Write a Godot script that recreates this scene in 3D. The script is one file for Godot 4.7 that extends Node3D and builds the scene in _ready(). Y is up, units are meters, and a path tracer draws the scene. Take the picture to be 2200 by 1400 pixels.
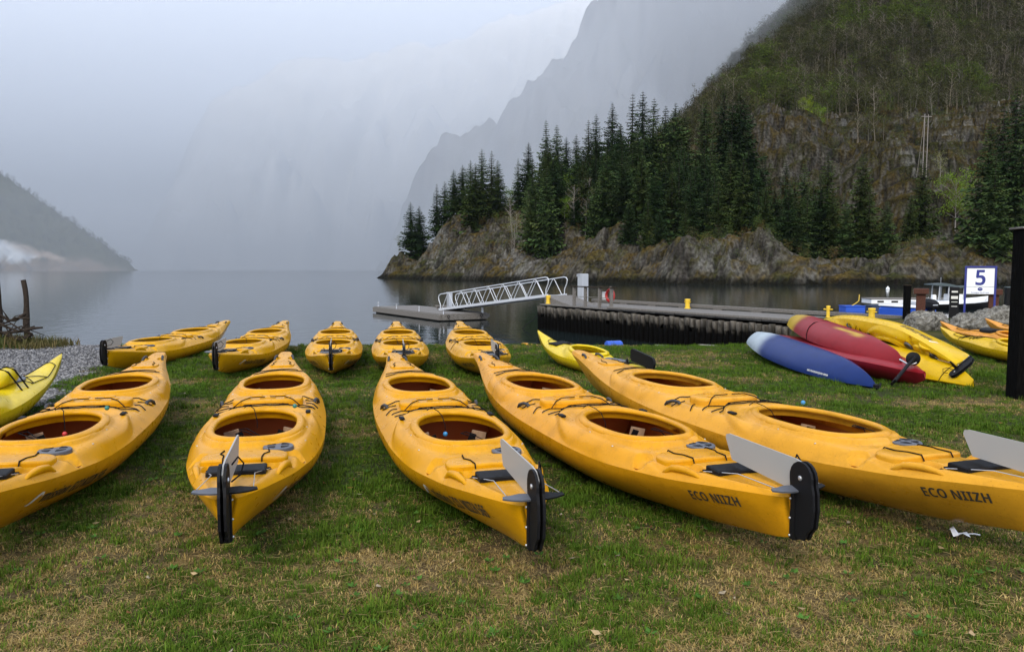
extends Node3D
# A row of yellow tandem kayaks on a lawn beside a misty fjord.

const LAWN_CAMERA := 1.43      # height of the camera over the lawn
const WATER_Y := -1.37
const UNIT := 0.78              # metres to one unit of the terrain functions
const KL := 5.65               # length of the tandem kayak

var rng := RandomNumberGenerator.new()
var names := {}
var M := {}
var n_patch := FastNoiseLite.new()
var n_fine := FastNoiseLite.new()
var n_rock := FastNoiseLite.new()
var n_big := FastNoiseLite.new()


# ---------------------------------------------------------------- mesh builder (counter-clockwise in, turned round on commit)
class Mb:
	var v := PackedVector3Array()
	var c := PackedColorArray()
	var ix := PackedInt32Array()
	var col := Color.WHITE

	func p(a: Vector3) -> int:
		v.append(a)
		c.append(col)
		return v.size() - 1

	func t(a: int, b: int, d: int) -> void:
		ix.append(a)
		ix.append(b)
		ix.append(d)

	func face(pts: Array) -> void:
		var f := p(pts[0])
		for k in range(1, pts.size()):
			p(pts[k])
		for k in range(1, pts.size() - 1):
			t(f, f + k, f + k + 1)

	func box(x: Transform3D, s: Vector3, ch := 0.0) -> void:
		var h := s * 0.5
		if ch <= 0.0:
			for ax in 3:
				for sg in [-1.0, 1.0]:
					var n := Vector3.ZERO
					n[ax] = sg
					var a := Vector3.ZERO
					a[(ax + 1) % 3] = 1.0
					var b := n.cross(a)
					face([x * ((n - a - b) * h), x * ((n + a - b) * h), x * ((n + a + b) * h), x * ((n - a + b) * h)])
			return
		# chamfered: an outline swept in three steps along y
		var ys := [-h.y, -h.y + ch, h.y - ch, h.y]
		var ins := [ch, 0.0, 0.0, ch]
		var rings := []
		for k in 4:
			var hx: float = h.x - ins[k]
			var hz: float = h.z - ins[k]
			var r := []
			for q in [Vector2(1, -1), Vector2(1, 1), Vector2(-1, 1), Vector2(-1, -1)]:
				r.append(x * Vector3(q.x * hx, ys[k], q.y * hz))
			rings.append(r)
		for k in 3:
			for j in 4:
				var j2 := (j + 1) % 4
				face([rings[k][j], rings[k + 1][j], rings[k + 1][j2], rings[k][j2]])
		face([rings[3][0], rings[3][3], rings[3][2], rings[3][1]])
		face([rings[0][0], rings[0][1], rings[0][2], rings[0][3]])

	func bx(x: float, y: float, z: float, sx: float, sy: float, sz: float, ch := 0.0) -> void:
		box(Transform3D(Basis(), Vector3(x, y, z)), Vector3(sx, sy, sz), ch)

	func bar(a: Vector3, b: Vector3, w: float, h: float, ch := 0.0, up := Vector3.UP) -> void:
		var f := (b - a)
		var l := f.length()
		f /= l
		var r := f.cross(up)
		if r.length() < 0.01:
			r = f.cross(Vector3.RIGHT)
		r = r.normalized()
		box(Transform3D(Basis(r, r.cross(f), -f), (a + b) * 0.5), Vector3(w, h, l), ch)

	func tube(path: Array, rad, n := 6, closed := false, caps := true) -> void:
		var m := path.size()
		var first := v.size()
		var side := Vector3.ZERO
		for k in m:
			var d: Vector3
			if closed:
				d = path[(k + 1) % m] - path[(k + m - 1) % m]
			else:
				d = path[mini(k + 1, m - 1)] - path[maxi(k - 1, 0)]
			d = d.normalized()
			if side == Vector3.ZERO:
				side = d.cross(Vector3.UP)
				if side.length() < 0.05:
					side = d.cross(Vector3.RIGHT)
			side = (side - d * side.dot(d)).normalized()
			var up := side.cross(d)
			var r: float = rad[k] if rad is Array else rad
			for j in n:
				var a := TAU * j / n
				p(path[k] + (side * cos(a) + up * sin(a)) * r)
		var mm := m if closed else m - 1
		for k in mm:
			for j in n:
				var a := first + k * n + j
				var b := first + k * n + (j + 1) % n
				var e := first + ((k + 1) % m) * n + j
				var f := first + ((k + 1) % m) * n + (j + 1) % n
				t(a, b, f)
				t(a, f, e)
		if caps and not closed:
			for j in range(1, n - 1):
				t(first, first + j + 1, first + j)
				var l := first + (m - 1) * n
				t(l, l + j, l + j + 1)

	func lathe(x: Transform3D, prof: Array, n := 16) -> void:   # Vector2(radius, y), from bottom to top
		var first := v.size()
		for q in prof:
			for j in n:
				var a := TAU * j / n
				p(x * Vector3(cos(a) * q.x, q.y, -sin(a) * q.x))
		for k in prof.size() - 1:
			for j in n:
				var a := first + k * n + j
				var b := first + k * n + (j + 1) % n
				t(a, b, b + n)
				t(a, b + n, a + n)
		for j in range(1, n - 1):
			t(first, first + j + 1, first + j)
			var l := first + (prof.size() - 1) * n
			t(l, l + j, l + j + 1)

	func prism(poly: PackedVector2Array, x: Transform3D, th: float) -> void:   # outline in x's XY plane
		if not Geometry2D.is_polygon_clockwise(poly):
			pass
		else:
			poly = poly.duplicate()
			poly.reverse()
		var tri := Geometry2D.triangulate_polygon(poly)
		for sg in [1.0, -1.0]:
			var f := v.size()
			for q in poly:
				p(x * Vector3(q.x, q.y, sg * th * 0.5))
			for k in range(0, tri.size(), 3):
				var a: int = tri[k]
				var b: int = tri[k + 1]
				var d: int = tri[k + 2]
				var ccw := (poly[b] - poly[a]).cross(poly[d] - poly[a]) > 0.0
				if ccw == (sg > 0.0):
					t(f + a, f + b, f + d)
				else:
					t(f + a, f + d, f + b)
		for k in poly.size():
			var a := poly[k]
			var b := poly[(k + 1) % poly.size()]
			face([x * Vector3(a.x, a.y, -th * 0.5), x * Vector3(b.x, b.y, -th * 0.5), x * Vector3(b.x, b.y, th * 0.5), x * Vector3(a.x, a.y, th * 0.5)])

	func grid(first: int, nu: int, nv: int, flip := false) -> void:   # nu rows of nv points already added
		for i in nu - 1:
			for j in nv - 1:
				var a := first + i * nv + j
				if flip:
					t(a, a + nv + 1, a + 1)
					t(a, a + nv, a + nv + 1)
				else:
					t(a, a + 1, a + nv + 1)
					t(a, a + nv + 1, a + nv)

	func ball(o: Vector3, r: Vector3, n := 10) -> void:
		var prof := []
		for k in range(0, n / 2 + 1):
			var a := PI * k / (n / 2) - PI / 2
			prof.append(Vector2(maxf(cos(a), 0.001), sin(a)))
		lathe(Transform3D(Basis().scaled(r), o), prof, n)

	func faceted() -> Mb:      # every triangle gets corners of its own
		var m := Mb.new()
		m.v.resize(ix.size())
		m.c.resize(ix.size())
		m.ix.resize(ix.size())
		for k in ix.size():
			m.v[k] = v[ix[k]]
			m.c[k] = c[ix[k]]
			m.ix[k] = k
		return m

	func done(colored := false) -> ArrayMesh:
		var nn := PackedVector3Array()
		nn.resize(v.size())
		var out := PackedInt32Array()
		out.resize(ix.size())
		for k in range(0, ix.size(), 3):
			var a := ix[k]
			var b := ix[k + 1]
			var d := ix[k + 2]
			var cr := (v[b] - v[a]).cross(v[d] - v[a])
			nn[a] += cr
			nn[b] += cr
			nn[d] += cr
			out[k] = a
			out[k + 1] = d
			out[k + 2] = b
		for k in nn.size():
			nn[k] = nn[k].normalized() if nn[k].length_squared() > 1e-20 else Vector3.UP
		var arr := []
		arr.resize(Mesh.ARRAY_MAX)
		arr[Mesh.ARRAY_VERTEX] = v
		arr[Mesh.ARRAY_NORMAL] = nn
		arr[Mesh.ARRAY_INDEX] = out
		if colored:
			arr[Mesh.ARRAY_COLOR] = c
		var me := ArrayMesh.new()
		me.add_surface_from_arrays(Mesh.PRIMITIVE_TRIANGLES, arr)
		return me


# ---------------------------------------------------------------- naming and parenting
func numbered(called: String) -> String:
	if not names.has(called):
		names[called] = 0
		return called
	names[called] += 1
	return "%s_%03d" % [called, names[called]]


func tag(o: Node3D, label: String, category: String, group := "") -> Node3D:
	o.set_meta("label", label)
	o.set_meta("category", category)
	if group:
		o.set_meta("group", group)
	return o


func thing(called: String, label: String, category: String, at := Vector3.ZERO, turn := 0.0, group := "") -> Node3D:
	var o := Node3D.new()
	o.name = numbered(called)
	add_child(o)
	o.position = at
	o.rotation.y = turn
	return tag(o, label, category, group)


func part(parent: Node, called: String, mesh: Mesh, m: Material, label := "") -> MeshInstance3D:
	var o := MeshInstance3D.new()
	o.name = called
	o.mesh = mesh
	o.material_override = m
	parent.add_child(o, true)
	if label:
		o.set_meta("label", label)
	return o


func solo(called: String, mesh: Mesh, m: Material, kind := "") -> MeshInstance3D:   # a top-level object that is one mesh
	var o := MeshInstance3D.new()
	o.name = numbered(called)
	o.mesh = mesh
	o.material_override = m
	add_child(o)
	if kind:
		o.set_meta("kind", kind)
	return o


func dup(root: Node3D, label: String, group := "") -> Node3D:
	var r: Node3D = root.duplicate()
	var base: String = root.name
	r.name = numbered(base)
	add_child(r)
	r.set_meta("label", label)
	if group:
		r.set_meta("group", group)
	return r


func scatter(called: String, mesh: Mesh, m: Material, where: Array, cols: Array, parent: Node = null) -> MultiMeshInstance3D:
	var mm := MultiMesh.new()
	mm.transform_format = MultiMesh.TRANSFORM_3D
	mm.use_colors = true
	mm.mesh = mesh
	mm.instance_count = where.size()
	for k in where.size():
		mm.set_instance_transform(k, where[k])
		mm.set_instance_color(k, cols[k])
	var o := MultiMeshInstance3D.new()
	o.name = called if parent else numbered(called)
	o.multimesh = mm
	o.material_override = m
	(parent if parent else self).add_child(o, true)
	o.set_meta("kind", "stuff")
	return o


# ---------------------------------------------------------------- materials (colours given as linear, real-world values)
func lin(r: float, g: float, b: float) -> Color:
	return Color(r, g, b).linear_to_srgb()


func mat(r: float, g: float, b: float, rough := 0.7, metal := 0.0) -> StandardMaterial3D:
	var m := StandardMaterial3D.new()
	m.albedo_color = lin(r, g, b)
	m.roughness = rough
	m.metallic = metal
	return m


func vmat(rough := 0.85) -> StandardMaterial3D:
	var m := StandardMaterial3D.new()
	m.vertex_color_use_as_albedo = true
	m.roughness = rough
	return m


func noise(sd: int, freq: float, oct := 4, kind := FastNoiseLite.TYPE_SIMPLEX_SMOOTH, fractal := FastNoiseLite.FRACTAL_FBM) -> FastNoiseLite:
	var n := FastNoiseLite.new()
	n.seed = sd
	n.noise_type = kind
	n.frequency = freq
	n.fractal_type = fractal
	n.fractal_octaves = oct
	return n


func ntex(n: FastNoiseLite, size := 512, ramp: Array = [], bump := 0.0) -> NoiseTexture2D:
	var t := NoiseTexture2D.new()
	t.width = size
	t.height = size
	t.seamless = true
	t.noise = n
	if ramp:
		var g := Gradient.new()
		var off := PackedFloat32Array()
		var cs := PackedColorArray()
		for q in ramp:
			off.append(q[0])
			cs.append(Color(q[1], q[2], q[3]))
		g.offsets = off
		g.colors = cs
		t.color_ramp = g
	if bump > 0.0:
		t.as_normal_map = true
		t.bump_strength = bump
	return t


func grain(m: StandardMaterial3D, albedo: Texture2D, scale: Vector3, height: Texture2D = null, depth := 0.0, in_world := false) -> StandardMaterial3D:
	m.uv1_triplanar = true
	m.uv1_world_triplanar = in_world
	m.uv1_scale = scale
	if albedo:
		m.albedo_texture = albedo
	if height:
		m.heightmap_enabled = true
		m.heightmap_texture = height
		m.heightmap_scale = depth
	return m


func wear_texture(blotch: float, scratches: int, sd: int) -> ImageTexture:    # the plastic's wear: faint blotches, fine scratches, specks of dirt
	var w := 1024
	var im := Image.create(w, w, false, Image.FORMAT_RGB8)
	var a := noise(21, 0.006, 4).get_seamless_image(w, w)
	var b := noise(23, 0.05, 3).get_seamless_image(w, w)
	for y in w:
		for x in w:
			var q := a.get_pixel(x, y).r * 0.7 + b.get_pixel(x, y).r * 0.3
			var d := 1.0 - blotch * smoothstep(0.52, 0.25, q)
			im.set_pixel(x, y, Color(d, d * lerpf(0.97, 1.0, d), d * lerpf(0.85, 1.0, d)))
	var r := RandomNumberGenerator.new()
	r.seed = sd
	for k in scratches:
		var x := r.randf() * w
		var y := r.randf() * w
		var dir := r.randf_range(-0.5, 0.5) + (PI / 2 if r.randf() < 0.55 else 0.0)
		var n := int(pow(r.randf(), 2.0) * 130.0) + 6
		var dark := r.randf() < 0.6
		var al := r.randf_range(0.10, 0.42)
		var bend := r.randf_range(-0.006, 0.006)
		for i in n:
			x += cos(dir)
			y += sin(dir)
			dir += bend
			var px := posmod(int(x), w)
			var py := posmod(int(y), w)
			im.set_pixel(px, py, im.get_pixel(px, py).lerp(Color(0.45, 0.36, 0.25) if dark else Color(1, 1, 1), al))
	for k in 900:
		var x := r.randi() % w
		var y := r.randi() % w
		var s := 1 + r.randi() % 3
		var al := r.randf_range(0.2, 0.7)
		for i in s:
			for j in s:
				var px := posmod(x + i, w)
				var py := posmod(y + j, w)
				im.set_pixel(px, py, im.get_pixel(px, py).lerp(Color(0.25, 0.17, 0.10), al))
	return ImageTexture.create_from_image(im)


func sm(a: float, b: float, x: float) -> float:
	return smoothstep(a, b, x)


func curve(pts: Array, x: float) -> float:   # smooth (monotone-ish Hermite) through [x, y, x, y ...]
	var n := pts.size() / 2
	if x <= pts[0]:
		return pts[1]
	if x >= pts[2 * n - 2]:
		return pts[2 * n - 1]
	var k := 0
	while x > pts[2 * k + 2]:
		k += 1
	var x0: float = pts[2 * k]
	var x1: float = pts[2 * k + 2]
	var y0: float = pts[2 * k + 1]
	var y1: float = pts[2 * k + 3]
	var d := (y1 - y0) / (x1 - x0)
	var m0 := d
	var m1 := d
	if k > 0:
		var dp: float = (y0 - pts[2 * k - 1]) / (x0 - pts[2 * k - 2])
		m0 = 0.0 if dp * d <= 0.0 else 2.0 * dp * d / (dp + d)
	if k < n - 2:
		var dn: float = (pts[2 * k + 5] - y1) / (pts[2 * k + 4] - x1)
		m1 = 0.0 if dn * d <= 0.0 else 2.0 * dn * d / (dn + d)
	var h := x1 - x0
	var t := (x - x0) / h
	return y0 * (1 + 2 * t) * (1 - t) * (1 - t) + m0 * h * t * (1 - t) * (1 - t) + y1 * t * t * (3 - 2 * t) + m1 * h * t * t * (t - 1)


# ---------------------------------------------------------------- the order of building
func _ready() -> void:
	rng.seed = 77
	n_patch = noise(5, 0.55, 3)
	n_fine = noise(6, 3.0, 3)
	n_rock = noise(11, 0.045, 5, FastNoiseLite.TYPE_SIMPLEX_SMOOTH, FastNoiseLite.FRACTAL_RIDGED)
	n_big = noise(12, 0.012, 4)
	camera_and_light()
	materials()
	water()
	lawn()
	land()
	mountains()
	woods()
	pier_and_pontoon()
	shore_things()
	tandem_kayaks()
	other_kayaks()
	small_things()
	grass()


func camera_and_light() -> void:
	var cam := Camera3D.new()
	cam.name = "camera"
	cam.position = Vector3(0, LAWN_CAMERA, 0)
	cam.rotation.x = -atan(123.0 / 1650.0)
	cam.fov = rad_to_deg(2.0 * atan(700.0 / 1650.0))
	cam.near = 0.1
	cam.far = 20000.0
	add_child(cam)
	cam.current = true
	var sky_mat := ProceduralSkyMaterial.new()
	sky_mat.sky_top_color = Color(0.77, 0.81, 0.89)
	sky_mat.sky_horizon_color = Color(0.895, 0.925, 0.985)
	sky_mat.sky_curve = 0.35
	sky_mat.sky_energy_multiplier = 1.08
	sky_mat.ground_bottom_color = Color(0.10, 0.12, 0.12)
	sky_mat.ground_horizon_color = Color(0.30, 0.34, 0.38)
	var sky := Sky.new()
	sky.sky_material = sky_mat
	var env := Environment.new()
	env.background_mode = Environment.BG_SKY
	env.sky = sky
	env.tonemap_mode = Environment.TONE_MAPPER_LINEAR
	env.tonemap_exposure = 1.92
	env.fog_enabled = true
	env.fog_density = 0.00003
	env.fog_light_color = Color(0.86, 0.92, 1.0)
	env.volumetric_fog_enabled = true
	env.volumetric_fog_density = 0.0
	env.sdfgi_enabled = true
	env.ssao_enabled = true
	env.ssil_enabled = true
	var we := WorldEnvironment.new()
	we.name = "daylight"
	we.environment = env
	add_child(we)
	var sun := DirectionalLight3D.new()
	sun.name = "sun"
	sun.light_energy = 0.5
	sun.light_color = Color(1.0, 0.97, 0.92)
	sun.light_angular_distance = 25.0
	sun.shadow_enabled = true
	sun.rotation = Vector3(deg_to_rad(-40), deg_to_rad(-14), 0)
	add_child(sun)
	# the rain mist that hangs over the fjord beyond the headland: dense over the water, thin above
	for q in [[0.00040, 110.0, -640.0], [0.00052, 720.0, -540.0], [0.00006, 1760.0, -440.0]]:
		var fm := FogMaterial.new()
		fm.albedo = Color(0.91, 0.95, 1.0)
		fm.density = q[0]
		var fog := FogVolume.new()
		fog.name = numbered("mist")
		fog.shape = RenderingServer.FOG_VOLUME_SHAPE_BOX
		fog.size = Vector3(9000, q[1], 6000)
		fog.position = Vector3(0, -5 + q[1] * 0.5, q[2] - 3000.0)
		fog.material = fm
		add_child(fog)
		fog.set_meta("kind", "stuff")
	# a wisp of low cloud that clings to the end of the wooded ridge
	for q in [[Vector3(128, 140, -398), Vector3(150, 130, 160), 0.0075], [Vector3(60, 95, -470), Vector3(240, 110, 160), 0.0022]]:
		var fm := FogMaterial.new()
		fm.albedo = Color(0.93, 0.96, 1.0)
		fm.density = q[2]
		var fog := FogVolume.new()
		fog.name = numbered("mist")
		fog.shape = RenderingServer.FOG_VOLUME_SHAPE_ELLIPSOID
		fog.size = q[1]
		fog.position = q[0]
		fog.material = fm
		add_child(fog)
		fog.set_meta("kind", "stuff")


func materials() -> void:
	var scuff := wear_texture(0.07, 380, 8)
	var worn := wear_texture(0.09, 700, 18)
	var rough := ntex(noise(22, 0.02, 4), 512, [[0.0, 0.62, 0.62, 0.62], [0.5, 0.85, 0.85, 0.85], [1.0, 1, 1, 1]])
	var k := 0
	for q in [["yellow", 0.53, 0.248, 0.002], ["amber", 0.55, 0.25, 0.006], ["faded", 0.55, 0.265, 0.016], ["back_yellow", 0.53, 0.268, 0.003], ["lemon", 0.58, 0.43, 0.008], ["gold", 0.58, 0.37, 0.005], ["orange", 0.60, 0.25, 0.018]]:
		var m := mat(q[1], q[2], q[3], 0.52)
		grain(m, worn if k == 1 or k == 2 else scuff, Vector3(0.9, 1.3, 0.6))
		m.uv1_offset = Vector3(k * 0.37, k * 0.21, k * 0.55)
		m.roughness_texture = rough
		M[q[0]] = m
		k += 1
	M.blue_hull = grain(vmat(0.5), scuff, Vector3(0.9, 1.3, 0.6))
	M.red_hull = grain(vmat(0.5), scuff, Vector3(1.1, 0.9, 0.7))
	M.red = grain(mat(0.22, 0.012, 0.018, 0.5), scuff, Vector3(1.1, 0.9, 0.7))
	M.black = mat(0.005, 0.005, 0.006, 0.6)
	M.black.metallic_specular = 0.3
	M.shade_liner = mat(0.36, 0.10, 0.012, 0.6)  # hull plastic darkened, the shade inside the cockpits painted in
	M.rubber = mat(0.02, 0.021, 0.024, 0.65)
	M.cord = mat(0.006, 0.006, 0.007, 0.9)
	M.cord.metallic_specular = 0.2
	M.grey_plastic = mat(0.075, 0.082, 0.10, 0.5)
	M.blade = mat(0.30, 0.30, 0.29, 0.45, 0.0)
	M.steel = mat(0.5, 0.51, 0.53, 0.35, 0.7)
	M.plywood = grain(mat(0.36, 0.24, 0.15, 0.7), ntex(noise(31, 0.02, 4), 256, [[0, 0.6, 0.58, 0.55], [1, 1, 1, 1]]), Vector3(2, 0.7, 2))
	for k2 in ['yellow', 'amber', 'faded', 'back_yellow', 'lemon', 'gold', 'orange', 'blue_hull', 'red_hull', 'red']:
		M[k2].metallic_specular = 0.28
		M[k2].roughness = 0.36
	M.print_black = mat(0.03, 0.028, 0.022, 0.7)
	M.print_white = mat(0.62, 0.62, 0.58, 0.7)
	M.blue_ball = mat(0.03, 0.2, 0.42, 0.4)
	M.red_ball = mat(0.45, 0.03, 0.03, 0.4)
	M.green_ball = mat(0.015, 0.14, 0.12, 0.4)
	var woodgrain := ntex(noise(41, 0.03, 5), 512, [[0.0, 0.5, 0.49, 0.47], [0.5, 0.8, 0.79, 0.78], [1.0, 1, 1, 1]])
	var woodbump := ntex(noise(42, 0.05, 4), 256)
	M.grey_wood = grain(mat(0.21, 0.198, 0.182, 0.9), woodgrain, Vector3(1.5, 1.5, 0.35), woodbump, 0.5)
	M.plank = grain(mat(0.20, 0.192, 0.182, 0.9), woodgrain, Vector3(1.1, 2.0, 1.1), woodbump, 0.4)
	M.dark_wood = grain(mat(0.055, 0.045, 0.035, 0.9), woodgrain, Vector3(2.5, 0.5, 2.5), woodbump, 1.2)
	M.drift_wood = grain(mat(0.055, 0.044, 0.036, 0.9), woodgrain, Vector3(3, 1.0, 3), woodbump, 1.0)
	M.black_wood = grain(mat(0.006, 0.006, 0.006, 1.0), woodgrain, Vector3(2.0, 0.4, 2.0), woodbump, 0.5)
	M.black_wood.metallic_specular = 0.15
	M.pile = grain(vmat(0.85), woodgrain, Vector3(2.0, 0.5, 2.0), woodbump, 1.0)
	M.galvanised = mat(0.38, 0.40, 0.43, 0.55, 0.3)
	M.aluminium = mat(0.50, 0.52, 0.55, 0.42, 0.3)
	M.yellow_paint = mat(0.62, 0.40, 0.015, 0.5)
	M.red_paint = mat(0.45, 0.025, 0.02, 0.5)
	M.white_paint = mat(0.72, 0.74, 0.76, 0.45)
	M.blue_paint = mat(0.012, 0.02, 0.18, 0.45)
	M.bright_blue = mat(0.012, 0.07, 0.42, 0.4)
	M.navy = mat(0.015, 0.03, 0.07, 0.5)
	M.rust = grain(mat(0.10, 0.032, 0.016, 0.9), woodgrain, Vector3(2, 2, 2))
	M.dark_glass = mat(0.02, 0.025, 0.03, 0.1)
	M.teal_grey = mat(0.05, 0.07, 0.075, 0.5)
	var stone := ntex(noise(51, 0.02, 5), 512, [[0.0, 0.35, 0.34, 0.33], [0.4, 0.7, 0.69, 0.66], [0.7, 0.95, 0.95, 0.93], [1.0, 1, 1, 1]])
	var stonebump := ntex(noise(52, 0.03, 5, FastNoiseLite.TYPE_SIMPLEX_SMOOTH, FastNoiseLite.FRACTAL_RIDGED), 512)
	M.boulder = grain(vmat(0.9), stone, Vector3(0.9, 0.9, 0.9), stonebump, 6.0)
	M.rock = grain(vmat(0.92), stone, Vector3(0.11, 0.11, 0.11), stonebump, 30.0, true)
	M.far_rock = vmat(0.95)
	M.tree = vmat(0.9)
	for k4 in [['tree_warm', 1.35, 1.2, 1.0], ['tree_pale', 1.6, 1.5, 1.45], ['tree_deep', 0.95, 1.0, 0.95]]:
		M[k4[0]] = vmat(0.9)
		M[k4[0]].albedo_color = Color(k4[1], k4[2], k4[3]) * 0.6 + Color(0.4, 0.4, 0.4)
		M[k4[0]].metallic_specular = 0.15
	M.leaf = vmat(0.8)
	M.bark = grain(mat(0.07, 0.058, 0.048, 0.95), woodgrain, Vector3(0.8, 0.3, 0.8))
	M.birch_bark = mat(0.22, 0.20, 0.185, 0.9)
	M.gravel = grain(vmat(0.9), ntex(noise(61, 0.09, 3, FastNoiseLite.TYPE_CELLULAR), 512, [[0.0, 0.5, 0.5, 0.52], [1.0, 1, 1, 1]]), Vector3(1.2, 1.2, 1.2))
	M.lawn = grain(vmat(0.95), ntex(noise(62, 0.05, 5), 512, [[0.0, 0.42, 0.42, 0.40], [0.5, 0.8, 0.8, 0.78], [1.0, 1, 1, 1]]), Vector3(1.3, 1.3, 1.3))
	for k3 in ['rock', 'far_rock', 'tree', 'leaf', 'bark', 'birch_bark', 'gravel', 'lawn', 'boulder', 'pile', 'drift_wood', 'dark_wood']:
		M[k3].metallic_specular = 0.15
	M.blade_grass = vmat(0.75)
	M.blade_grass.metallic_specular = 0.18
	M.blade_grass.backlight_enabled = true
	M.blade_grass.backlight = Color(0.35, 0.4, 0.2)


# ================================================================ kayaks
# local frame of every boat: bow towards -z, keel at y = 0, origin under the middle; s runs from the stern, 0 .. length

class Hull:
	var host
	var length := 5.65
	var beam := []
	var keel := []
	var gun := []
	var deck := []
	var vee := [0.0, 1.0]       # 0 round, 1 sharp
	var shape := [0.0, 1.0, 0.5, 0.88, 0.82, 0.62, 0.93, 0.32, 1.0, 0.0]   # deck height over its half width
	var holes := []             # [centre s, half length ahead, half length aft, half width, power ahead, power aft, raise]
	var extra = null     # (s, z, y) -> y

	func metric(o: Array, s: float, z: float) -> float:
		var d: float = s - o[0]
		var a: float = o[1] if d > 0 else o[2]
		var n: float = o[4] if d > 0 else o[5]
		return pow(pow(absf(d) / a, n) + pow(absf(z) / o[3], n), 1.0 / n)

	func crown(s: float, z: float) -> float:
		var b: float = host.curve(beam, s)
		var g: float = host.curve(gun, s)
		var c: float = host.curve(deck, s)
		return g + (c - g) * host.curve(shape, clampf(absf(z) / maxf(b, 0.001), 0.0, 1.0))

	func top(s: float, z: float) -> float:
		var y := crown(s, z)
		for o in holes:
			if absf(s - o[0]) > 1.2:
				continue
			var e := metric(o, s, z)
			if e < 1.9:
				var flat: float = host.curve(deck, s) + o[6]
				var w: float = 1.0 - smoothstep(1.22, 1.62, e)
				y = maxf(y, lerpf(y, flat, w)) if o[6] >= 0 else lerpf(y, flat, w)
		if extra != null:
			y = extra.call(s, z, y)
		return y

	func skin(s: float, h: float, side: float) -> Vector3:    # h 0 keel .. 1 gunwale
		var b: float = host.curve(beam, s)
		var k: float = host.curve(keel, s)
		var g: float = host.curve(gun, s)
		var w: float = host.curve(vee, s)
		var e := lerpf(2.7, 1.15, w)
		var f := lerpf(1.9, 1.0, w)
		var z := b * pow(maxf(1.0 - pow(1.0 - h, e), 0.0), 1.0 / f)
		return at(s, k + (g - k) * h, z * side)

	func at(s: float, y: float, z: float) -> Vector3:
		return Vector3(z, y, length * 0.5 - s)

	func on(s: float, z: float, up := 0.0) -> Vector3:
		return at(s, top(s, z) + up, z)

	func stations(n: int) -> Array:
		var out := []
		for i in n:
			var t := float(i) / (n - 1)
			# closer together near the ends
			out.append(length * lerpf(t, 0.5 - 0.5 * cos(PI * t), 0.45))
		return out

	func build(ns: int, nd: int, nh: int, paint = null) -> Mb:
		var m := Mb.new()
		var st := stations(ns)
		var first := 0
		for s in st:
			for j in 2 * nh + 1:
				var q := absf(float(j - nh)) / nh
				var h := pow(q, 1.6)
				var pt := skin(s, h, -1.0 if j < nh else 1.0)
				if paint != null:
					m.col = paint.call(s, pt)
				m.p(pt)
		m.grid(first, ns, 2 * nh + 1, true)
		# end caps
		for e in [0, ns - 1]:
			var f: int = first + e * (2 * nh + 1)
			for j in nh:
				var a := f + j
				var b := f + 2 * nh - j
				if j < nh - 1:
					if e == 0:
						m.t(a, b - 1, a + 1)
						m.t(a, b, b - 1)
					else:
						m.t(a, a + 1, b - 1)
						m.t(a, b - 1, b)
				elif e == 0:
					m.t(a, b, a + 1)
				else:
					m.t(a, a + 1, b)
		# deck
		first = m.v.size()
		var ss := []
		for i in ns * 2 - 1:
			ss.append(st[i / 2] if i % 2 == 0 else (st[i / 2] + st[i / 2 + 1]) * 0.5)
		for s in ss:
			var b: float = host.curve(beam, s)
			for j in nd + 1:
				var u := 2.0 * j / nd - 1.0
				u = signf(u) * (1.0 - pow(1.0 - absf(u), 1.25))
				var z := b * u
				var pt := at(s, top(s, z), z)
				if absf(u) > 0.999:
					pt = at(s, host.curve(gun, s), z)
				if paint != null:
					m.col = paint.call(s, pt)
				m.p(pt)
		for i in ss.size() - 1:
			for j in nd:
				var a := first + i * (nd + 1) + j
				var mid := (m.v[a] + m.v[a + nd + 2]) * 0.5
				var inside := false
				for o in holes:
					if o[3] > 0 and metric(o, length * 0.5 - mid.z, mid.x) < 1.03:
						inside = true
				if inside:
					continue
				m.t(a, a + nd + 2, a + nd + 1)
				m.t(a, a + 1, a + nd + 2)
		# ends of the deck
		for e in [0, ss.size() - 1]:
			var f: int = first + e * (nd + 1)
			for j in range(1, nd):
				if e == 0:
					m.t(f, f + j, f + j + 1)
				else:
					m.t(f, f + j + 1, f + j)
		return m

	func ring(o: Array, n: int) -> Array:    # points (s, z) of the opening's edge
		var out := []
		for k in n:
			var a := TAU * k / n
			var ca := cos(a)
			var sa := sin(a)
			var pw: float = 2.0 / (o[4] if ca > 0 else o[5])
			var l: float = o[1] if ca > 0 else o[2]
			out.append(Vector2(o[0] + signf(ca) * l * pow(absf(ca), pw), signf(sa) * o[3] * pow(absf(sa), pw)))
		return out

	func rim(o: Array, prof: Array, n := 56) -> Mb:     # a moulding swept round the opening: Vector2(outwards, up)
		var m := Mb.new()
		var r := ring(o, n)
		var np := prof.size()
		for k in n:
			var d: Vector2 = (r[(k + 1) % n] - r[(k + n - 1) % n]).normalized()
			var out := Vector2(d.y, -d.x)
			if out.dot(r[k] - Vector2(o[0], 0)) < 0:
				out = -out
			var base: float = host.curve(deck, r[k].x) + o[6]
			for q in prof:
				var xy: Vector2 = r[k] + out * q.x
				m.p(at(xy.x, base + q.y, xy.y))
		for k in n:
			for j in np:
				var a := k * np + j
				var b := k * np + (j + 1) % np
				var c := ((k + 1) % n) * np + j
				var d := ((k + 1) % n) * np + (j + 1) % np
				m.t(a, d, b)
				m.t(a, c, d)
		return m

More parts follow.
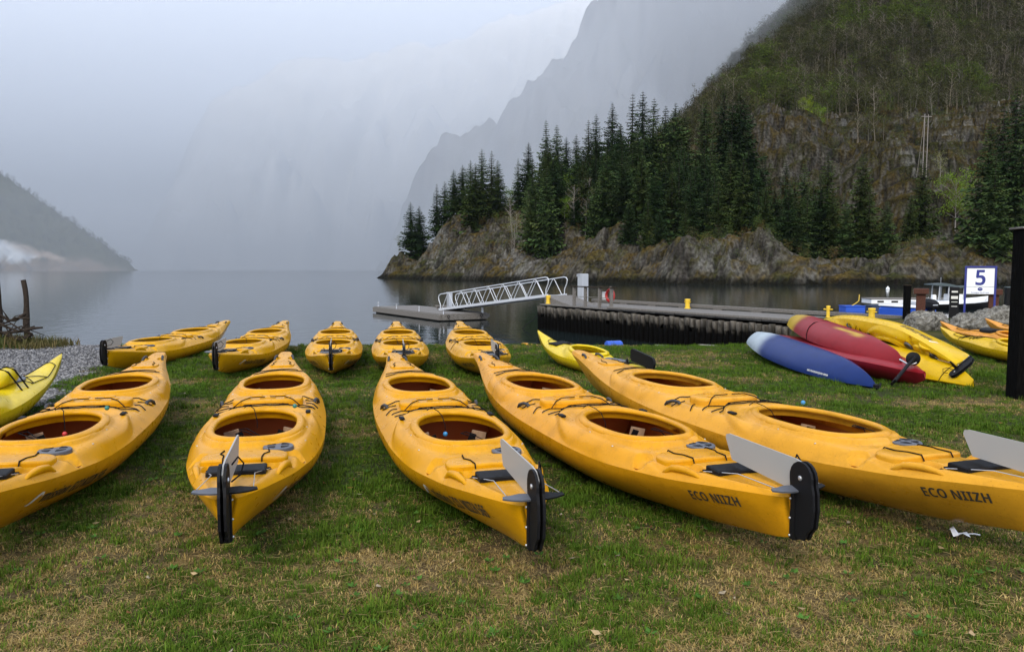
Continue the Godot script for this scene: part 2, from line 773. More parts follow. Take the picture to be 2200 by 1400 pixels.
	func lid(cs: float, hl: float, hw: float, pw: float, high: float, n := 40, follow := true) -> Mb:    # a domed cover lying on the deck
		var m := Mb.new()
		var steps := [[1.0, -0.02], [1.0, 0.55], [0.985, 0.8], [0.94, 0.95], [0.8, 1.0], [0.5, 1.04], [0.2, 1.05]]
		for q in steps:
			for k in n:
				var a := TAU * k / n
				var s: float = cs + signf(cos(a)) * hl * pow(absf(cos(a)), pw) * q[0]
				var z: float = signf(sin(a)) * hw * pow(absf(sin(a)), pw) * q[0]
				var y := top(s, z) if follow else top(cs, 0) - 0.01
				if q[1] < 0:
					y = minf(y, top(s, z)) - 0.02
				m.p(at(s, y + maxf(q[1], 0.0) * high, z))
		for i in steps.size() - 1:
			for k in n:
				var a := i * n + k
				var b := i * n + (k + 1) % n
				m.t(a, b + n, b)
				m.t(a, a + n, b + n)
		var l := (steps.size() - 1) * n
		for k in range(1, n - 1):
			m.t(l, l + k + 1, l + k)
		return m

	func cord(pts: Array, rad := 0.0035, lift := 0.004, sides := 5) -> Mb:    # a line of Vector2(s, z) lying on the deck
		var path := []
		for k in pts.size() - 1:
			for i in 6:
				var q: Vector2 = pts[k].lerp(pts[k + 1], i / 6.0)
				path.append(on(q.x, q.y, lift + rad))
		path.append(on(pts[-1].x, pts[-1].y, lift + rad))
		var m := Mb.new()
		m.tube(path, rad, sides)
		return m

	func arch(s: float, z: float, ds: float, dz: float, high: float, rad: float) -> Mb:    # a grip that stands over the deck
		var path := []
		for k in 9:
			var t := k / 8.0
			var q := Vector2(s + ds * (t - 0.5), z + dz * (t - 0.5))
			path.append(on(q.x, q.y, -0.004 + high * pow(sin(PI * t), 0.45)))
		var m := Mb.new()
		m.tube(path, rad, 8)
		return m


func lettering(h: Hull, words: String, s0: float, hh: float, tall: float, side: float, bold := true, squash := 1.0) -> Mb:
	# letters laid on the flank, read from outside; s0 = where the writing begins, hh = height on the flank (0 .. 1) of its base line
	var tm := TextMesh.new()
	var f := SystemFont.new()
	f.font_names = PackedStringArray(["Droid Sans"])
	f.font_weight = 700 if bold else 400
	tm.font = f
	tm.text = words
	tm.font_size = 64
	tm.pixel_size = 1.0
	tm.depth = 0.0
	var arr := tm.get_mesh_arrays()
	var vs: PackedVector3Array = arr[Mesh.ARRAY_VERTEX]
	var m := Mb.new()
	if vs.is_empty():
		return m
	var ids = arr[Mesh.ARRAY_INDEX]
	var lo := vs[0]
	var hi := vs[0]
	for q in vs:
		lo = lo.min(q)
		hi = hi.max(q)
	var k := tall / (64.0 * 0.72)
	for q in vs:
		var along := (q.x - lo.x) * k * squash
		var up := (q.y - lo.y) * k
		var s := s0 + along * side           # starboard is read from the stern, port from the bow
		m.p(flank(h, s, hh, up, side))
	var n: int = ids.size() if ids != null and ids.size() > 0 else vs.size()
	for i in range(0, n, 3):
		var a: int = ids[i] if ids != null and ids.size() > 0 else i
		var b: int = ids[i + 1] if ids != null and ids.size() > 0 else i + 1
		var d: int = ids[i + 2] if ids != null and ids.size() > 0 else i + 2
		m.t(a, d, b)
	return m


func flank(h: Hull, s: float, hh: float, up: float, side: float) -> Vector3:
	var g := curve(h.gun, s) - curve(h.keel, s)
	var f := clampf(hh + up / g, 0.0, 0.98)
	var o := h.skin(s, f, side)
	var ds := h.skin(s + 0.01, f, side) - h.skin(s - 0.01, f, side)
	var dh := h.skin(s, f + 0.01, side) - h.skin(s, f - 0.01, side)
	var n := ds.cross(dh).normalized()
	if n.x * side < 0:
		n = -n
	return o + n * 0.0025


func tandem_hull() -> Hull:
	var h := Hull.new()
	h.host = self
	h.length = KL
	h.beam = [0, .036, .03, .066, .12, .108, .3, .172, .8, .29, 1.3, .378, 1.9, .43, 2.6, .44, 3.3, .415, 4.0, .34, 4.6, .235, 5.0, .155, 5.35, .10, 5.55, .078, 5.62, .06, 5.65, .025]
	h.keel = [0, .235, .03, .205, .3, .145, .9, .05, 1.7, 0, 3.6, 0, 4.4, .02, 4.9, .075, 5.2, .145, 5.45, .26, 5.6, .37, 5.65, .42]
	h.gun = [0, .405, .3, .375, .8, .315, 1.5, .272, 2.8, .27, 3.6, .285, 4.4, .325, 5.0, .375, 5.4, .42, 5.65, .445]
	h.deck = [0, .435, .3, .425, .7, .402, 1.3, .382, 2.6, .385, 3.6, .392, 4.4, .41, 5.0, .44, 5.4, .472, 5.6, .482, 5.65, .465]
	h.shape = [0.0, 1.0, 0.5, 0.95, 0.76, 0.86, 0.84, 0.66, 0.93, 0.30, 1.0, 0.0]
	h.vee = [0, 1.0, .8, .75, 1.8, .25, 2.8, .1, 3.8, .25, 4.8, .8, 5.65, 1.0]
	h.holes = [[1.69, .45, .48, .252, 2.0, 2.9, .004], [3.56, .43, .51, .252, 2.0, 2.9, .004]]
	h.extra = tandem_relief.bind(h)
	return h


func pit(s: float, z: float, cs: float, cz: float, rs: float, rz: float) -> float:
	return 1.0 - smoothstep(0.75, 1.1, sqrt(pow((s - cs) / rs, 2) + pow((z - cz) / rz, 2)))


func tandem_relief(s: float, z: float, y: float, h: Hull) -> float:
	var az := absf(z)
	var b := curve(h.beam, s)
	# raised saddle arcs round the front of each cockpit
	for cs in [1.69, 3.56]:
		var d: float = s - cs
		if absf(d) < 1.1:
			var e := sqrt(pow(d / (0.80 if d > 0 else 0.62), 2) + pow(az / 0.42, 2))
			var st := 1.0 - smoothstep(0.97, 1.0, e)
			y += 0.028 * st * smoothstep(1.0, 0.9, az / maxf(b, 0.01))
			# a dished ring just outside the rim
			var r := h.metric(h.holes[0] if cs < 2 else h.holes[1], s, z)
			y -= 0.026 * smoothstep(1.20, 1.26, r) * (1.0 - smoothstep(1.38, 1.62, r)) * st
	# the well of the stern hatch and the notch at its ends
	y -= 0.014 * (1.0 - smoothstep(0.96, 1.06, pow(pow(absf(s - 0.84) / 0.155, 4) + pow(az / 0.262, 4), 0.25)))
	y -= 0.03 * pit(s, az, 0.98, 0.265, 0.05, 0.05)
	y -= 0.012 * pit(s, z, 1.085, 0.165, 0.105, 0.105)
	# finger wells of the moulded handles
	y -= 0.035 * pit(s, az, 0.62, 0.155, 0.085, 0.04)
	y -= 0.016 * pit(s, az, 2.86, 0.335, 0.10, 0.05)
	y -= 0.018 * pit(s, az, 5.19, 0.075, 0.07, 0.035)
	# step down to the flat stern deck under the rudder
	y -= 0.012 * (1.0 - smoothstep(0.54, 0.60, s)) * (1.0 - smoothstep(0.6, 0.95, az / maxf(b, 0.01)))
	# middle well
	y -= 0.010 * (1.0 - smoothstep(0.95, 1.1, pow(pow(absf(s - 2.70) / 0.20, 4) + pow(az / 0.30, 4), 0.25)))
	# the step of the fore hatch
	y += 0.012 * smoothstep(4.42, 4.46, s) * (1.0 - smoothstep(4.95, 5.05, s)) * (1.0 - smoothstep(0.6, 0.85, az / maxf(b, 0.01)))
	return y


func rim_profile() -> Array:
	return [Vector2(.034, .004), Vector2(.008, .014), Vector2(-.003, .026), Vector2(.002, .040), Vector2(.014, .048), Vector2(.032, .046), Vector2(.049, .036), Vector2(.056, .020), Vector2(.052, .008), Vector2(.036, .0), Vector2(.038, -.03)]


func make_tandem(label: String) -> Node3D:
	var h := tandem_hull()
	var o := thing("tandem_kayak", label, "kayak", Vector3.ZERO, 0.0, "tandem kayaks laid out on the lawn")
	part(o, "hull", h.build(150, 64, 12).done(), M.yellow)
	for k in 2:
		var op: Array = h.holes[k]
		part(o, "cockpit_rim", h.rim(op, rim_profile()).done(), M.yellow)
		part(o, "cockpit_shade", shade_liner(h, op[0] - .75, op[0] + .85).done(), M.shade_liner)  # added shell that carries the interior shade as colour
		# inside: seat, back rest, hip boards, straps
		var m := Mb.new()
		var c: float = op[0]
		m.bx(0, .075, KL / 2 - (c - .12), .36, .05, .36, .02)
		part(o, "seat", m.done(), M.black)
		m = Mb.new()
		m.box(Transform3D(Basis(Vector3.RIGHT, -0.3), h.at(c - .29, .20, 0)), Vector3(.34, .18, .04), .015)
		part(o, "backrest", m.done(), M.black)
		for sd in [-1.0, 1.0]:
			m = Mb.new()
			m.box(Transform3D(Basis(Vector3.UP, sd * -0.25) * Basis(Vector3.FORWARD, sd * 0.2) * Basis(Vector3.RIGHT, 0.12), h.at(c + .30, .17, sd * .175)), Vector3(.10, .30, .012))
			part(o, "foot_board", m.done(), M.plywood)
			m = Mb.new()
			m.box(Transform3D(Basis(Vector3.FORWARD, sd * 0.35) * Basis(Vector3.RIGHT, 0.2), h.at(c + .22, .17, sd * .085)), Vector3(.045, .33, .006))
			part(o, "strap", m.done(), M.cord)
	# hatches
	var lid := part(o, "stern_hatch", h.lid(.84, .125, .232, .62, .03, 48).done(), M.yellow)
	for sd in [-1.0, 1.0]:
		var pts := [Vector2(.72, sd * .10), Vector2(.81, sd * .105), Vector2(.87, sd * .13), Vector2(.955, sd * .12)]
		var path := []
		for q in pts:
			path.append(h.on(q.x, q.y, .034))
		var m := Mb.new()
		m.tube([h.on(.70, sd * .10, .002), path[0], path[1], path[2], path[3], h.on(.98, sd * .12, .002)], .004, 5)
		part(lid, "strap", m.done(), M.cord)
	part(o, "day_hatch", round_hatch(h, 1.085, .165, .088).done(), M.grey_plastic)
	var hub := Mb.new()
	for k in 4:
		var a := PI / 4 + k * PI / 2
		var q := PackedVector2Array()
		for i in 6:
			var b := a - 0.5 + i * 0.2
			q.append(Vector2(cos(b), sin(b)) * .066)
		q.append(Vector2(cos(a + .15), sin(a + .15)) * .026)
		q.append(Vector2(cos(a - .15), sin(a - .15)) * .026)
		hub.prism(q, Transform3D(Basis(Vector3.RIGHT, -PI / 2) , h.on(1.085, .165, .0185)), .004)
	part(o, "hatch_recess", hub.done(), M.black)
	var mid := part(o, "middle_hatch", h.lid(2.70, .14, .265, .62, .058, 48, false).done(), M.yellow)
	for q in [[.07, .09, .08, .05], [.07, -.09, .08, .05], [-.05, .0, .12, .04], [-.05, .15, .05, .04], [-.05, -.15, .05, .04], [.02, .0, .03, .05]]:
		var m := Mb.new()
		m.box(Transform3D(Basis(), h.at(2.70 + q[0], h.top(2.70, 0) + .052, q[1])), Vector3(q[2], .012, q[3]), .005)
		part(mid, "ridge", m.done(), M.yellow)
	var fore := part(o, "fore_hatch", h.lid(4.72, .13, .125, .7, .016, 40).done(), M.yellow)
	for sd in [-1.0, 1.0]:
		part(fore, "strap", h.cord([Vector2(4.60, sd * .10), Vector2(4.68, sd * .075), Vector2(4.74, sd * .09), Vector2(4.83, sd * .06)], .0035, .018).done(), M.cord)
	# bungee cords
	for pts in [
		[Vector2(2.28, -.31), Vector2(2.36, -.18), Vector2(2.39, 0), Vector2(2.36, .18), Vector2(2.28, .31)],
		[Vector2(2.34, -.34), Vector2(2.41, -.15), Vector2(2.42, .05), Vector2(2.39, .22), Vector2(2.44, .36)],
		[Vector2(2.44, -.35), Vector2(2.50, -.27), Vector2(2.40, -.10)], [Vector2(2.44, .35), Vector2(2.50, .27), Vector2(2.40, .10)],
		[Vector2(2.56, -.38), Vector2(2.64, -.29)], [Vector2(2.56, .38), Vector2(2.64, .29)],
		[Vector2(2.84, -.38), Vector2(2.80, -.28)], [Vector2(2.84, .38), Vector2(2.80, .28)],
		[Vector2(2.92, -.37), Vector2(2.89, -.22), Vector2(2.91, 0), Vector2(2.89, .22), Vector2(2.92, .37)],
		[Vector2(4.10, -.23), Vector2(4.22, -.10), Vector2(4.25, .02), Vector2(4.18, .22)],
		[Vector2(4.20, -.22), Vector2(4.27, -.08), Vector2(4.30, .08), Vector2(4.26, .20)],
	]:
		part(o, "bungee_cord", h.cord(pts, .0042).done(), M.cord)
	for sd in [-1.0, 1.0]:
		var m := Mb.new()
		var y0 := h.top(2.70, 0) + .068
		m.tube([h.on(2.52, sd * .25, .004), h.at(2.575, y0 - .02, sd * .19), h.at(2.62, y0 - .004, sd * .13), h.at(2.62, y0 - .002, sd * .02)], .004, 5)
		part(o, "bungee_cord", m.done(), M.cord)
	# grips
	for sd in [-1.0, 1.0]:
		part(o, "side_grip", h.arch(2.84, sd * .365, .17, sd * .03, .045, .013).done(), M.rubber)
		part(o, "bow_grip", h.arch(5.20, sd * .088, .15, sd * -.02, .045, .012).done(), M.rubber)
		var m := Mb.new()
		var path := []
		for k in 9:
			var t := k / 8.0
			var ss := lerpf(.77, .49, t)
			path.append(h.on(ss, sd * curve(h.beam, ss) * .87, -.010 + .026 * pow(sin(PI * t), .6)))
		m.tube(path, [.010, .016, .019, .020, .020, .019, .017, .014, .009], 10)
		part(o, "moulded_handle", m.done(), M.yellow)
		m = Mb.new()
		m.box(Transform3D(Basis(), h.on(2.12, sd * .315, .008)), Vector3(.035, .018, .07), .006)
		part(o, "cleat", m.done(), M.black)
		for s in [1.28, 1.62, 3.15, 3.5]:
			m = Mb.new()
			m.ball(h.on(s, sd * .315, .001), Vector3(.007, .004, .007), 8)
			part(o, "screw", m.done(), M.steel)
	# spray-skirt cord with a ball
	var tail := Mb.new()
	tail.tube([h.on(2.19, -.13, .03), h.on(2.17, -.10, .045), h.at(2.12, .44, -.06), h.at(2.06, .42, -.045), h.at(2.02, .36, -.03), h.at(2.01, .32, -.03)], .003, 5)
	part(o, "cord", tail.done(), M.cord)
	var ball := Mb.new()
	ball.ball(h.at(2.01, .30, -.03), Vector3.ONE * .017, 12)
	part(o, "cord_ball", ball.done(), M.blue_ball)
	var knot := Mb.new()
	knot.ball(h.on(2.06, .225, .045), Vector3.ONE * .016, 12)
	part(o, "cord_bead", knot.done(), M.green_ball)
	var loop := Mb.new()
	loop.tube([h.on(1.25, .02, .008), h.on(1.22, -.02, .04), h.on(1.26, -.07, .05), h.on(1.29, -.03, .05), h.on(1.2, .05, .02)], .003, 5)
	part(o, "cord", loop.done(), M.cord)
	rudder(o, h)
	return o


func shade_liner(h: Hull, s0: float, s1: float) -> Mb:    # added inner skin, darker than the hull: cockpit shade put into its colour
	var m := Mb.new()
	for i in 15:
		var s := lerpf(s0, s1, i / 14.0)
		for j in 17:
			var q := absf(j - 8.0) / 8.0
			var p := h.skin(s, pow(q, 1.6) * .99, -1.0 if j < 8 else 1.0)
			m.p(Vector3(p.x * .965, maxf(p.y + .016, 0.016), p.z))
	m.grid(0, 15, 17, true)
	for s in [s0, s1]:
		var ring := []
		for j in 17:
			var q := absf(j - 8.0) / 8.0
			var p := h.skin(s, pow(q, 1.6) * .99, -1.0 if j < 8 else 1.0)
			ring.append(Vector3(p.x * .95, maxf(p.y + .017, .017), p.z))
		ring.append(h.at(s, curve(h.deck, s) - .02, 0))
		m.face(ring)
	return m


func round_hatch(h: Hull, s: float, z: float, r: float) -> Mb:
	var m := Mb.new()
	m.lathe(Transform3D(Basis(Vector3.RIGHT, 0.0), h.on(s, z, 0.0)), [Vector2(r, -.02), Vector2(r, .012), Vector2(r * .95, .018), Vector2(r * .3, .0185), Vector2(.001, .0185)], 28)
	return m


func rudder(o: Node3D, h: Hull) -> void:
	var flat := func(s: float, y: float, z: float) -> Transform3D:   # X towards the bow, Y up, Z to port
		return Transform3D(Basis(Vector3(0, 0, -1), Vector3.UP, Vector3(1, 0, 0)), h.at(s, y, z))
	var m := Mb.new()
	m.bx(0, .32, KL / 2 + .012, .05, .22, .03, .006)
	part(o, "rudder_mount", m.done(), M.black)
	var r := part(o, "rudder", null, null)
	r.mesh = null
	# the two cheek plates: round head, narrowing foot
	var outline := PackedVector2Array()
	for k in 11:
		var a := deg_to_rad(190.0 - k * 20.0)
		outline.append(Vector2(-.055 + cos(a) * .074, .455 + sin(a) * .074))
	outline.append_array(PackedVector2Array([Vector2(.012, .40), Vector2(.002, .34), Vector2(-.026, .32), Vector2(-.026, .20), Vector2(-.04, .18), Vector2(-.085, .18), Vector2(-.10, .20), Vector2(-.105, .215), Vector2(-.135, .25), Vector2(-.145, .33), Vector2(-.14, .40)]))
	var cheeks := Mb.new()
	cheeks.prism(outline, flat.call(0.0, .05, .0125), .012)
	cheeks.prism(outline, flat.call(0.0, .05, -.0125), .012)
	r.mesh = cheeks.done()
	r.material_override = M.black
	m = Mb.new()
	m.prism(PackedVector2Array([Vector2(-.10, .49), Vector2(-.06, .522), Vector2(0, .53), Vector2(.53, .535), Vector2(.555, .528), Vector2(.56, .51), Vector2(.50, .405), Vector2(.06, .385), Vector2(-.06, .38)]), flat.call(0.0, .05, 0.0), .007)
	part(r, "rudder_blade", m.done(), M.blade)
	m = Mb.new()
	m.lathe(Transform3D(Basis(Vector3.FORWARD, PI / 2), h.at(-.055, .505, 0)), [Vector2(.006, -.024), Vector2(.012, -.022), Vector2(.012, .022), Vector2(.006, .024)], 12)
	for y in [.23, .31, .40]:
		m.ball(h.at(-.002, y, .027), Vector3.ONE * .006, 8)
		m.ball(h.at(-.002, y, -.027), Vector3.ONE * .006, 8)
	part(r, "bolt", m.done(), M.steel)
	# tiller
	for sd in [-1.0, 1.0]:
		var arm := PackedVector2Array([Vector2(0, .022), Vector2(.04, .026), Vector2(.08, .016), Vector2(.115, .012), Vector2(.12, -.006), Vector2(.08, -.022), Vector2(.04, -.03), Vector2(0, -.03)])
		m = Mb.new()
		m.prism(arm, Transform3D(Basis(Vector3(sd, 0, 0), Vector3(0, .25, -.97), Vector3(0, .97, .25)), h.at(-.02, .45, sd * .02)), .008)
		part(o, "tiller_arm", m.done(), M.grey_plastic if sd < 0 else M.black)  # port arm grey: a sheen on black put into its colour
		m = Mb.new()
		m.tube([h.at(-.01, .458, sd * .12), h.on(.30, sd * .10, .03), h.on(.52, sd * .155, .006)], .0025, 5)
		part(o, "rudder_line", m.done(), M.steel)
		m = Mb.new()
		m.tube([h.on(.46, sd * .13, .02), h.on(.53, sd * .155, .01)], .005, 6)
		m.ball(h.on(.54, sd * .158, .006), Vector3.ONE * .012, 8)
		part(o, "rudder_line", m.done(), M.cord)
	m = Mb.new()
	m.box(Transform3D(Basis(Vector3.RIGHT, .05), h.at(.46, h.top(.46, 0) + .002, 0)), Vector3(.285, .05, .12), .006)
	part(o, "rudder_rest", m.done(), M.black)
	m = Mb.new()
	m.tube([h.at(-.03, .49, .03), h.at(.05, .50, .06), h.at(.10, .54, .07), h.at(.06, .58, .05), h.at(0, .56, .03)], .004, 6)
	part(o, "cord", m.done(), M.cord)


func paint_tandem(o: Node3D, m: Material, ball: Material, bead: Material) -> void:
	for q in o.find_children("*", "MeshInstance3D", true, false):
		if q.material_override == M.yellow:
			q.material_override = m
		elif q.name.begins_with("cord_ball"):
			if ball == null:
				q.free()
			else:
				q.material_override = ball
		elif q.name.begins_with("cord_bead"):
			if bead == null:
				q.free()
			else:
				q.material_override = bead


func swirl(h: Hull, s0: float, hh: float, side: float) -> Mb:   # the maker's wave mark
	var m := Mb.new()
	# a tail that swells into a crest and curls over
	var mid := [Vector2(0, -.022), Vector2(.022, -.018), Vector2(.042, -.004), Vector2(.058, .016), Vector2(.078, .030), Vector2(.097, .030), Vector2(.104, .019), Vector2(.096, .010)]
	var wide := [.001, .007, .012, .012, .009, .007, .005, .002]
	for k in mid.size():
		var d: Vector2 = (mid[mini(k + 1, mid.size() - 1)] - mid[maxi(k - 1, 0)]).normalized()
		var n: Vector2 = Vector2(-d.y, d.x) * wide[k]
		for q in [mid[k] + n, mid[k] - n]:
			m.p(flank(h, s0 + q.x * side, hh, q.y + .025, side))
	m.grid(0, mid.size(), 2)
	return m


func tandem_kayaks() -> void:
	var h := tandem_hull()
	var proto := make_tandem("yellow tandem kayak with its black rudder facing the viewer, second in the front row")
	# x, z, yaw (bow to the right), keel height, hull colour, ball, bead, roll
	var spots := [
		[-1.954, -6.123, -.239, -.005, "yellow", null, M.green_ball, 0.0, ""],
		[-.641, -6.015, -.261, -.005, "yellow", M.blue_ball, null, 0.0, "yellow tandem kayak with black writing along its flank, middle of the front row"],
		[.445, -6.113, -.302, -.005, "amber", M.blue_ball, null, 0.0, "amber tandem kayak with scuffed side and short black writing, fourth in the front row"],
		[1.607, -6.03, -.317, .03, "faded", null, M.blue_ball, 0.0, "faded orange tandem kayak, longest in view, its stern cut by the right border"],
		[-3.233, -5.945, -.271, .01, "yellow", M.red_ball, M.green_ball, 0.0, "yellow tandem kayak cut by the left border, red ball hanging in its rear cockpit"],
		[-5.939, -13.651, -.06, -.15, "back_yellow", null, null, 0.0, "yellow tandem kayak beside the gravel, leftmost in the back row"],
		[-4.201, -12.684, -.131, -.09, "back_yellow", null, null, 0.0, "yellow tandem kayak with a white wave mark, second from the gravel, back row"],
		[-2.939, -12.69, -.207, -.10, "back_yellow", null, null, 0.0, "yellow tandem kayak seen end-on, third in the back row, all of it in view"],
		[-1.853, -12.55, -.167, -.095, "back_yellow", null, null, 0.0, "yellow tandem kayak before the floating dock, stern hidden by another kayak's bow"],
		[-.619, -12.27, -.152, -.075, "back_yellow", null, null, 0.0, "yellow tandem kayak at the back row's right end, a line hanging over its side"],
	]
	var made := []
	for k in spots.size():
		made.append(proto if k == 0 else dup(proto, spots[k][8], "tandem kayaks laid out on the lawn"))
	for k in spots.size():
		var q: Array = spots[k]
		var o: Node3D = made[k]
		o.position = Vector3(q[0], q[3], q[1])
		o.rotation = Vector3(0, -q[2], 0)
		paint_tandem(o, M[q[4]], q[5], q[6])
	# the writing differs from boat to boat
	var eco := part(made[1], "lettering", lettering(h, "ECO NIIZH 565", .71, .50, .064, -1.0, true, .66).done(), M.print_black)
	part(made[1], "lettering", lettering(h, "mission", 1.0, .50, .062, -1.0, true, .84).done(), M.print_black)
	part(made[1], "wave_mark", swirl(h, 1.14, .52, -1.0).done(), M.print_white)
	for k in [2, 3]:
		part(made[k], "lettering", lettering(h, "ECO NIIZH", .565 if k == 2 else .60, .62, .05, -1.0, true, .95).done(), M.print_black)
	for k in [0, 4, 6, 7]:
		part(made[k], "lettering", lettering(h, "mission", .69, .50, .055, 1.0, true, .95).done(), M.print_black)
		part(made[k], "lettering", lettering(h, "ECO NIIZH 565", .99, .48, .058, 1.0, true, .72).done(), M.print_black)
		part(made[k], "wave_mark", swirl(h, .56, .50, 1.0).done(), M.print_white)
	for k in [7, 8, 9]:
		part(made[k], "lettering", lettering(h, "mission ECO NIIZH", 1.2, .52, .052, -1.0, true, .8).done(), M.print_black)
	# a line that hangs over the side of the last boat
	var line := Mb.new()
	var path := []
	for k in 8:
		var t := k / 7.0
		path.append(h.on(2.35 - .25 * t, -.30 - .12 * t, .006))
	path.append(h.skin(2.05, .8, -1.0) + Vector3(-.006, 0, 0))
	path.append(h.skin(1.98, .4, -1.0) + Vector3(-.006, 0, 0))
	line.tube(path, .004, 5)
	part(made[9], "cord", line.done(), M.cord)


# ================================================================ ground, water, hills
func water() -> void:
	var m := Mb.new()
	var xs := [-3200.0, -1500.0, -600.0, -200.0, -60.0, -20.0, 0.0, 20.0, 60.0, 200.0, 600.0, 1500.0]
	var zs := [-12.0, -20.0, -40.0, -80.0, -160.0, -320.0, -700.0, -1500.0, -3000.0, -5200.0]
	for z in zs:
		for x in xs:
			m.p(Vector3(x, WATER_Y, z))
	m.grid(0, zs.size(), xs.size())
	var w := mat(0.010, 0.016, 0.017, 0.06)
	w.metallic_specular = 0.5
	w.normal_enabled = true
	w.normal_texture = ntex(noise(71, 0.012, 3), 512, [], 5.0)
	w.normal_scale = 0.10
	w.uv1_triplanar = true
	w.uv1_world_triplanar = true
	w.uv1_scale = Vector3(0.12, 0.12, 0.12)
	solo("water", m.done(), w, "structure")


func lawn_edge(x: float) -> float:    # z where the lawn breaks off towards the water
	return -15.3 - 8.5 * sm(5.5, 9.5, x) + 0.25 * n_patch.get_noise_2d(x * 0.8, 3.0)


func lawn_y(x: float, z: float) -> float:
	var y := -0.10 * sm(7.0, 12.5, -z) + 0.022 * n_patch.get_noise_2d(x * 0.6, z * 0.6)
	var e := lawn_edge(x) - z
	if e > 0.0:
		y -= 2.5 * sm(0.0, 3.2, e)
	y += 0.10 * sm(-9.2, -10.4, x) * sm(-13.0, -14.0, z)
	return y


func gravelly(x: float, z: float) -> float:    # 1 on the gravel track at the left
	var line := lerpf(-5.0, -7.6, clampf((-z - 8.0) / 7.0, 0.0, 1.0))
	var g := sm(0.35, -0.35, x - line + 0.5 * n_patch.get_noise_2d(x * 1.5, z * 1.5))
	var brush := Vector2((x + 10.4) / 1.2, (z + 15.3) / 1.2).length()
	return g * sm(0.8, 1.2, brush)


func dry(x: float, z: float) -> float:     # how much of the grass is straw
	var near := 0.70 - 0.54 * sm(3.4, 5.8, -z)
	var a := n_patch.get_noise_2d(x, z) * 1.0 + n_fine.get_noise_2d(x, z) * 0.5
	var d := near + a * 0.9
	# worn spots
	for q in [[3.2, -12.3, 1.6, .5], [4.9, -7.8, 1.3, .5], [-.3, -10.6, .5, .5], [-2.9, -9.4, .7, .4], [5.4, -8.3, .6, .5], [-6.6, -10.0, 1.0, .4]]:
		var r: float = Vector2((x - q[0]) / q[2], (z - q[1]) / q[3]).length()
		d += 0.5 * sm(1.2, 0.4, r)
	return clampf(d, 0.0, 1.0)


func lawn() -> void:
	var m := Mb.new()
	var nx := 300
	var nz := 230
	for i in nz:
		var z := 5.0 - 32.0 * i / (nz - 1)
		for j in nx:
			var x := -20.0 + 44.0 * j / (nx - 1)
			var g := gravelly(x, z)
			var d := dry(x, z)
			var c := Color(0.034, 0.060, 0.009).lerp(Color(0.23, 0.16, 0.07), d)
			c = c.lerp(Color(0.06, 0.05, 0.035), clampf(0.35 + n_fine.get_noise_2d(x * 2.0 + 40.0, z * 2.0), 0.0, 0.6))
			var shade := 0.75 + 0.5 * n_fine.get_noise_2d(x * 3.0, z * 3.0)
			m.col = c.lerp(Color(0.115, 0.115, 0.122) * shade, g)
			if lawn_edge(x) - z > 1.2:
				m.col = Color(0.035, 0.033, 0.03)
			m.p(Vector3(x, lawn_y(x, z), z))
	m.grid(0, nz, nx)
	solo("lawn", m.done(true), M.lawn, "structure")
	m = Mb.new()
	m.col = Color(0.035, 0.055, 0.012)
	for z in [70.0, 30.0, 0.0, -11.0]:
		for x in [-160.0, -60.0, 0.0, 60.0, 160.0]:
			m.p(Vector3(x, -0.22, z))
	m.grid(0, 4, 5)
	solo("meadow", m.done(true), M.lawn, "structure")


func tuft(sd: int, n: int, tall: float, lean: float, spread: float) -> Mb:
	var r := RandomNumberGenerator.new()
	r.seed = sd
	var m := Mb.new()
	for k in n:
		var a := r.randf() * TAU
		var o := Vector3(r.randf_range(-1, 1), 0, r.randf_range(-1, 1)) * spread
		var h := tall * r.randf_range(0.55, 1.15)
		var d := Vector3(cos(a), 0, sin(a))
		var l := lean * r.randf_range(0.3, 1.3)
		var w := d.cross(Vector3.UP) * r.randf_range(0.0011, 0.0022)
		var b := r.randf_range(0.65, 1.25)
		m.col = Color(b, b * r.randf_range(0.92, 1.05), b * r.randf_range(0.7, 1.1))
		var p1 := o + d * l * h * 0.35 + Vector3.UP * h * 0.55
		var p2 := o + d * l * h + Vector3.UP * h * (1.0 - 0.35 * minf(l, 1.6) * 0.8)
		var i := m.p(o - w)
		m.p(o + w)
		m.p(p1 - w * 0.8)
		m.p(p1 + w * 0.8)
		m.p(p2)
		m.t(i, i + 1, i + 3)
		m.t(i, i + 3, i + 2)
		m.t(i + 2, i + 3, i + 4)
	return m


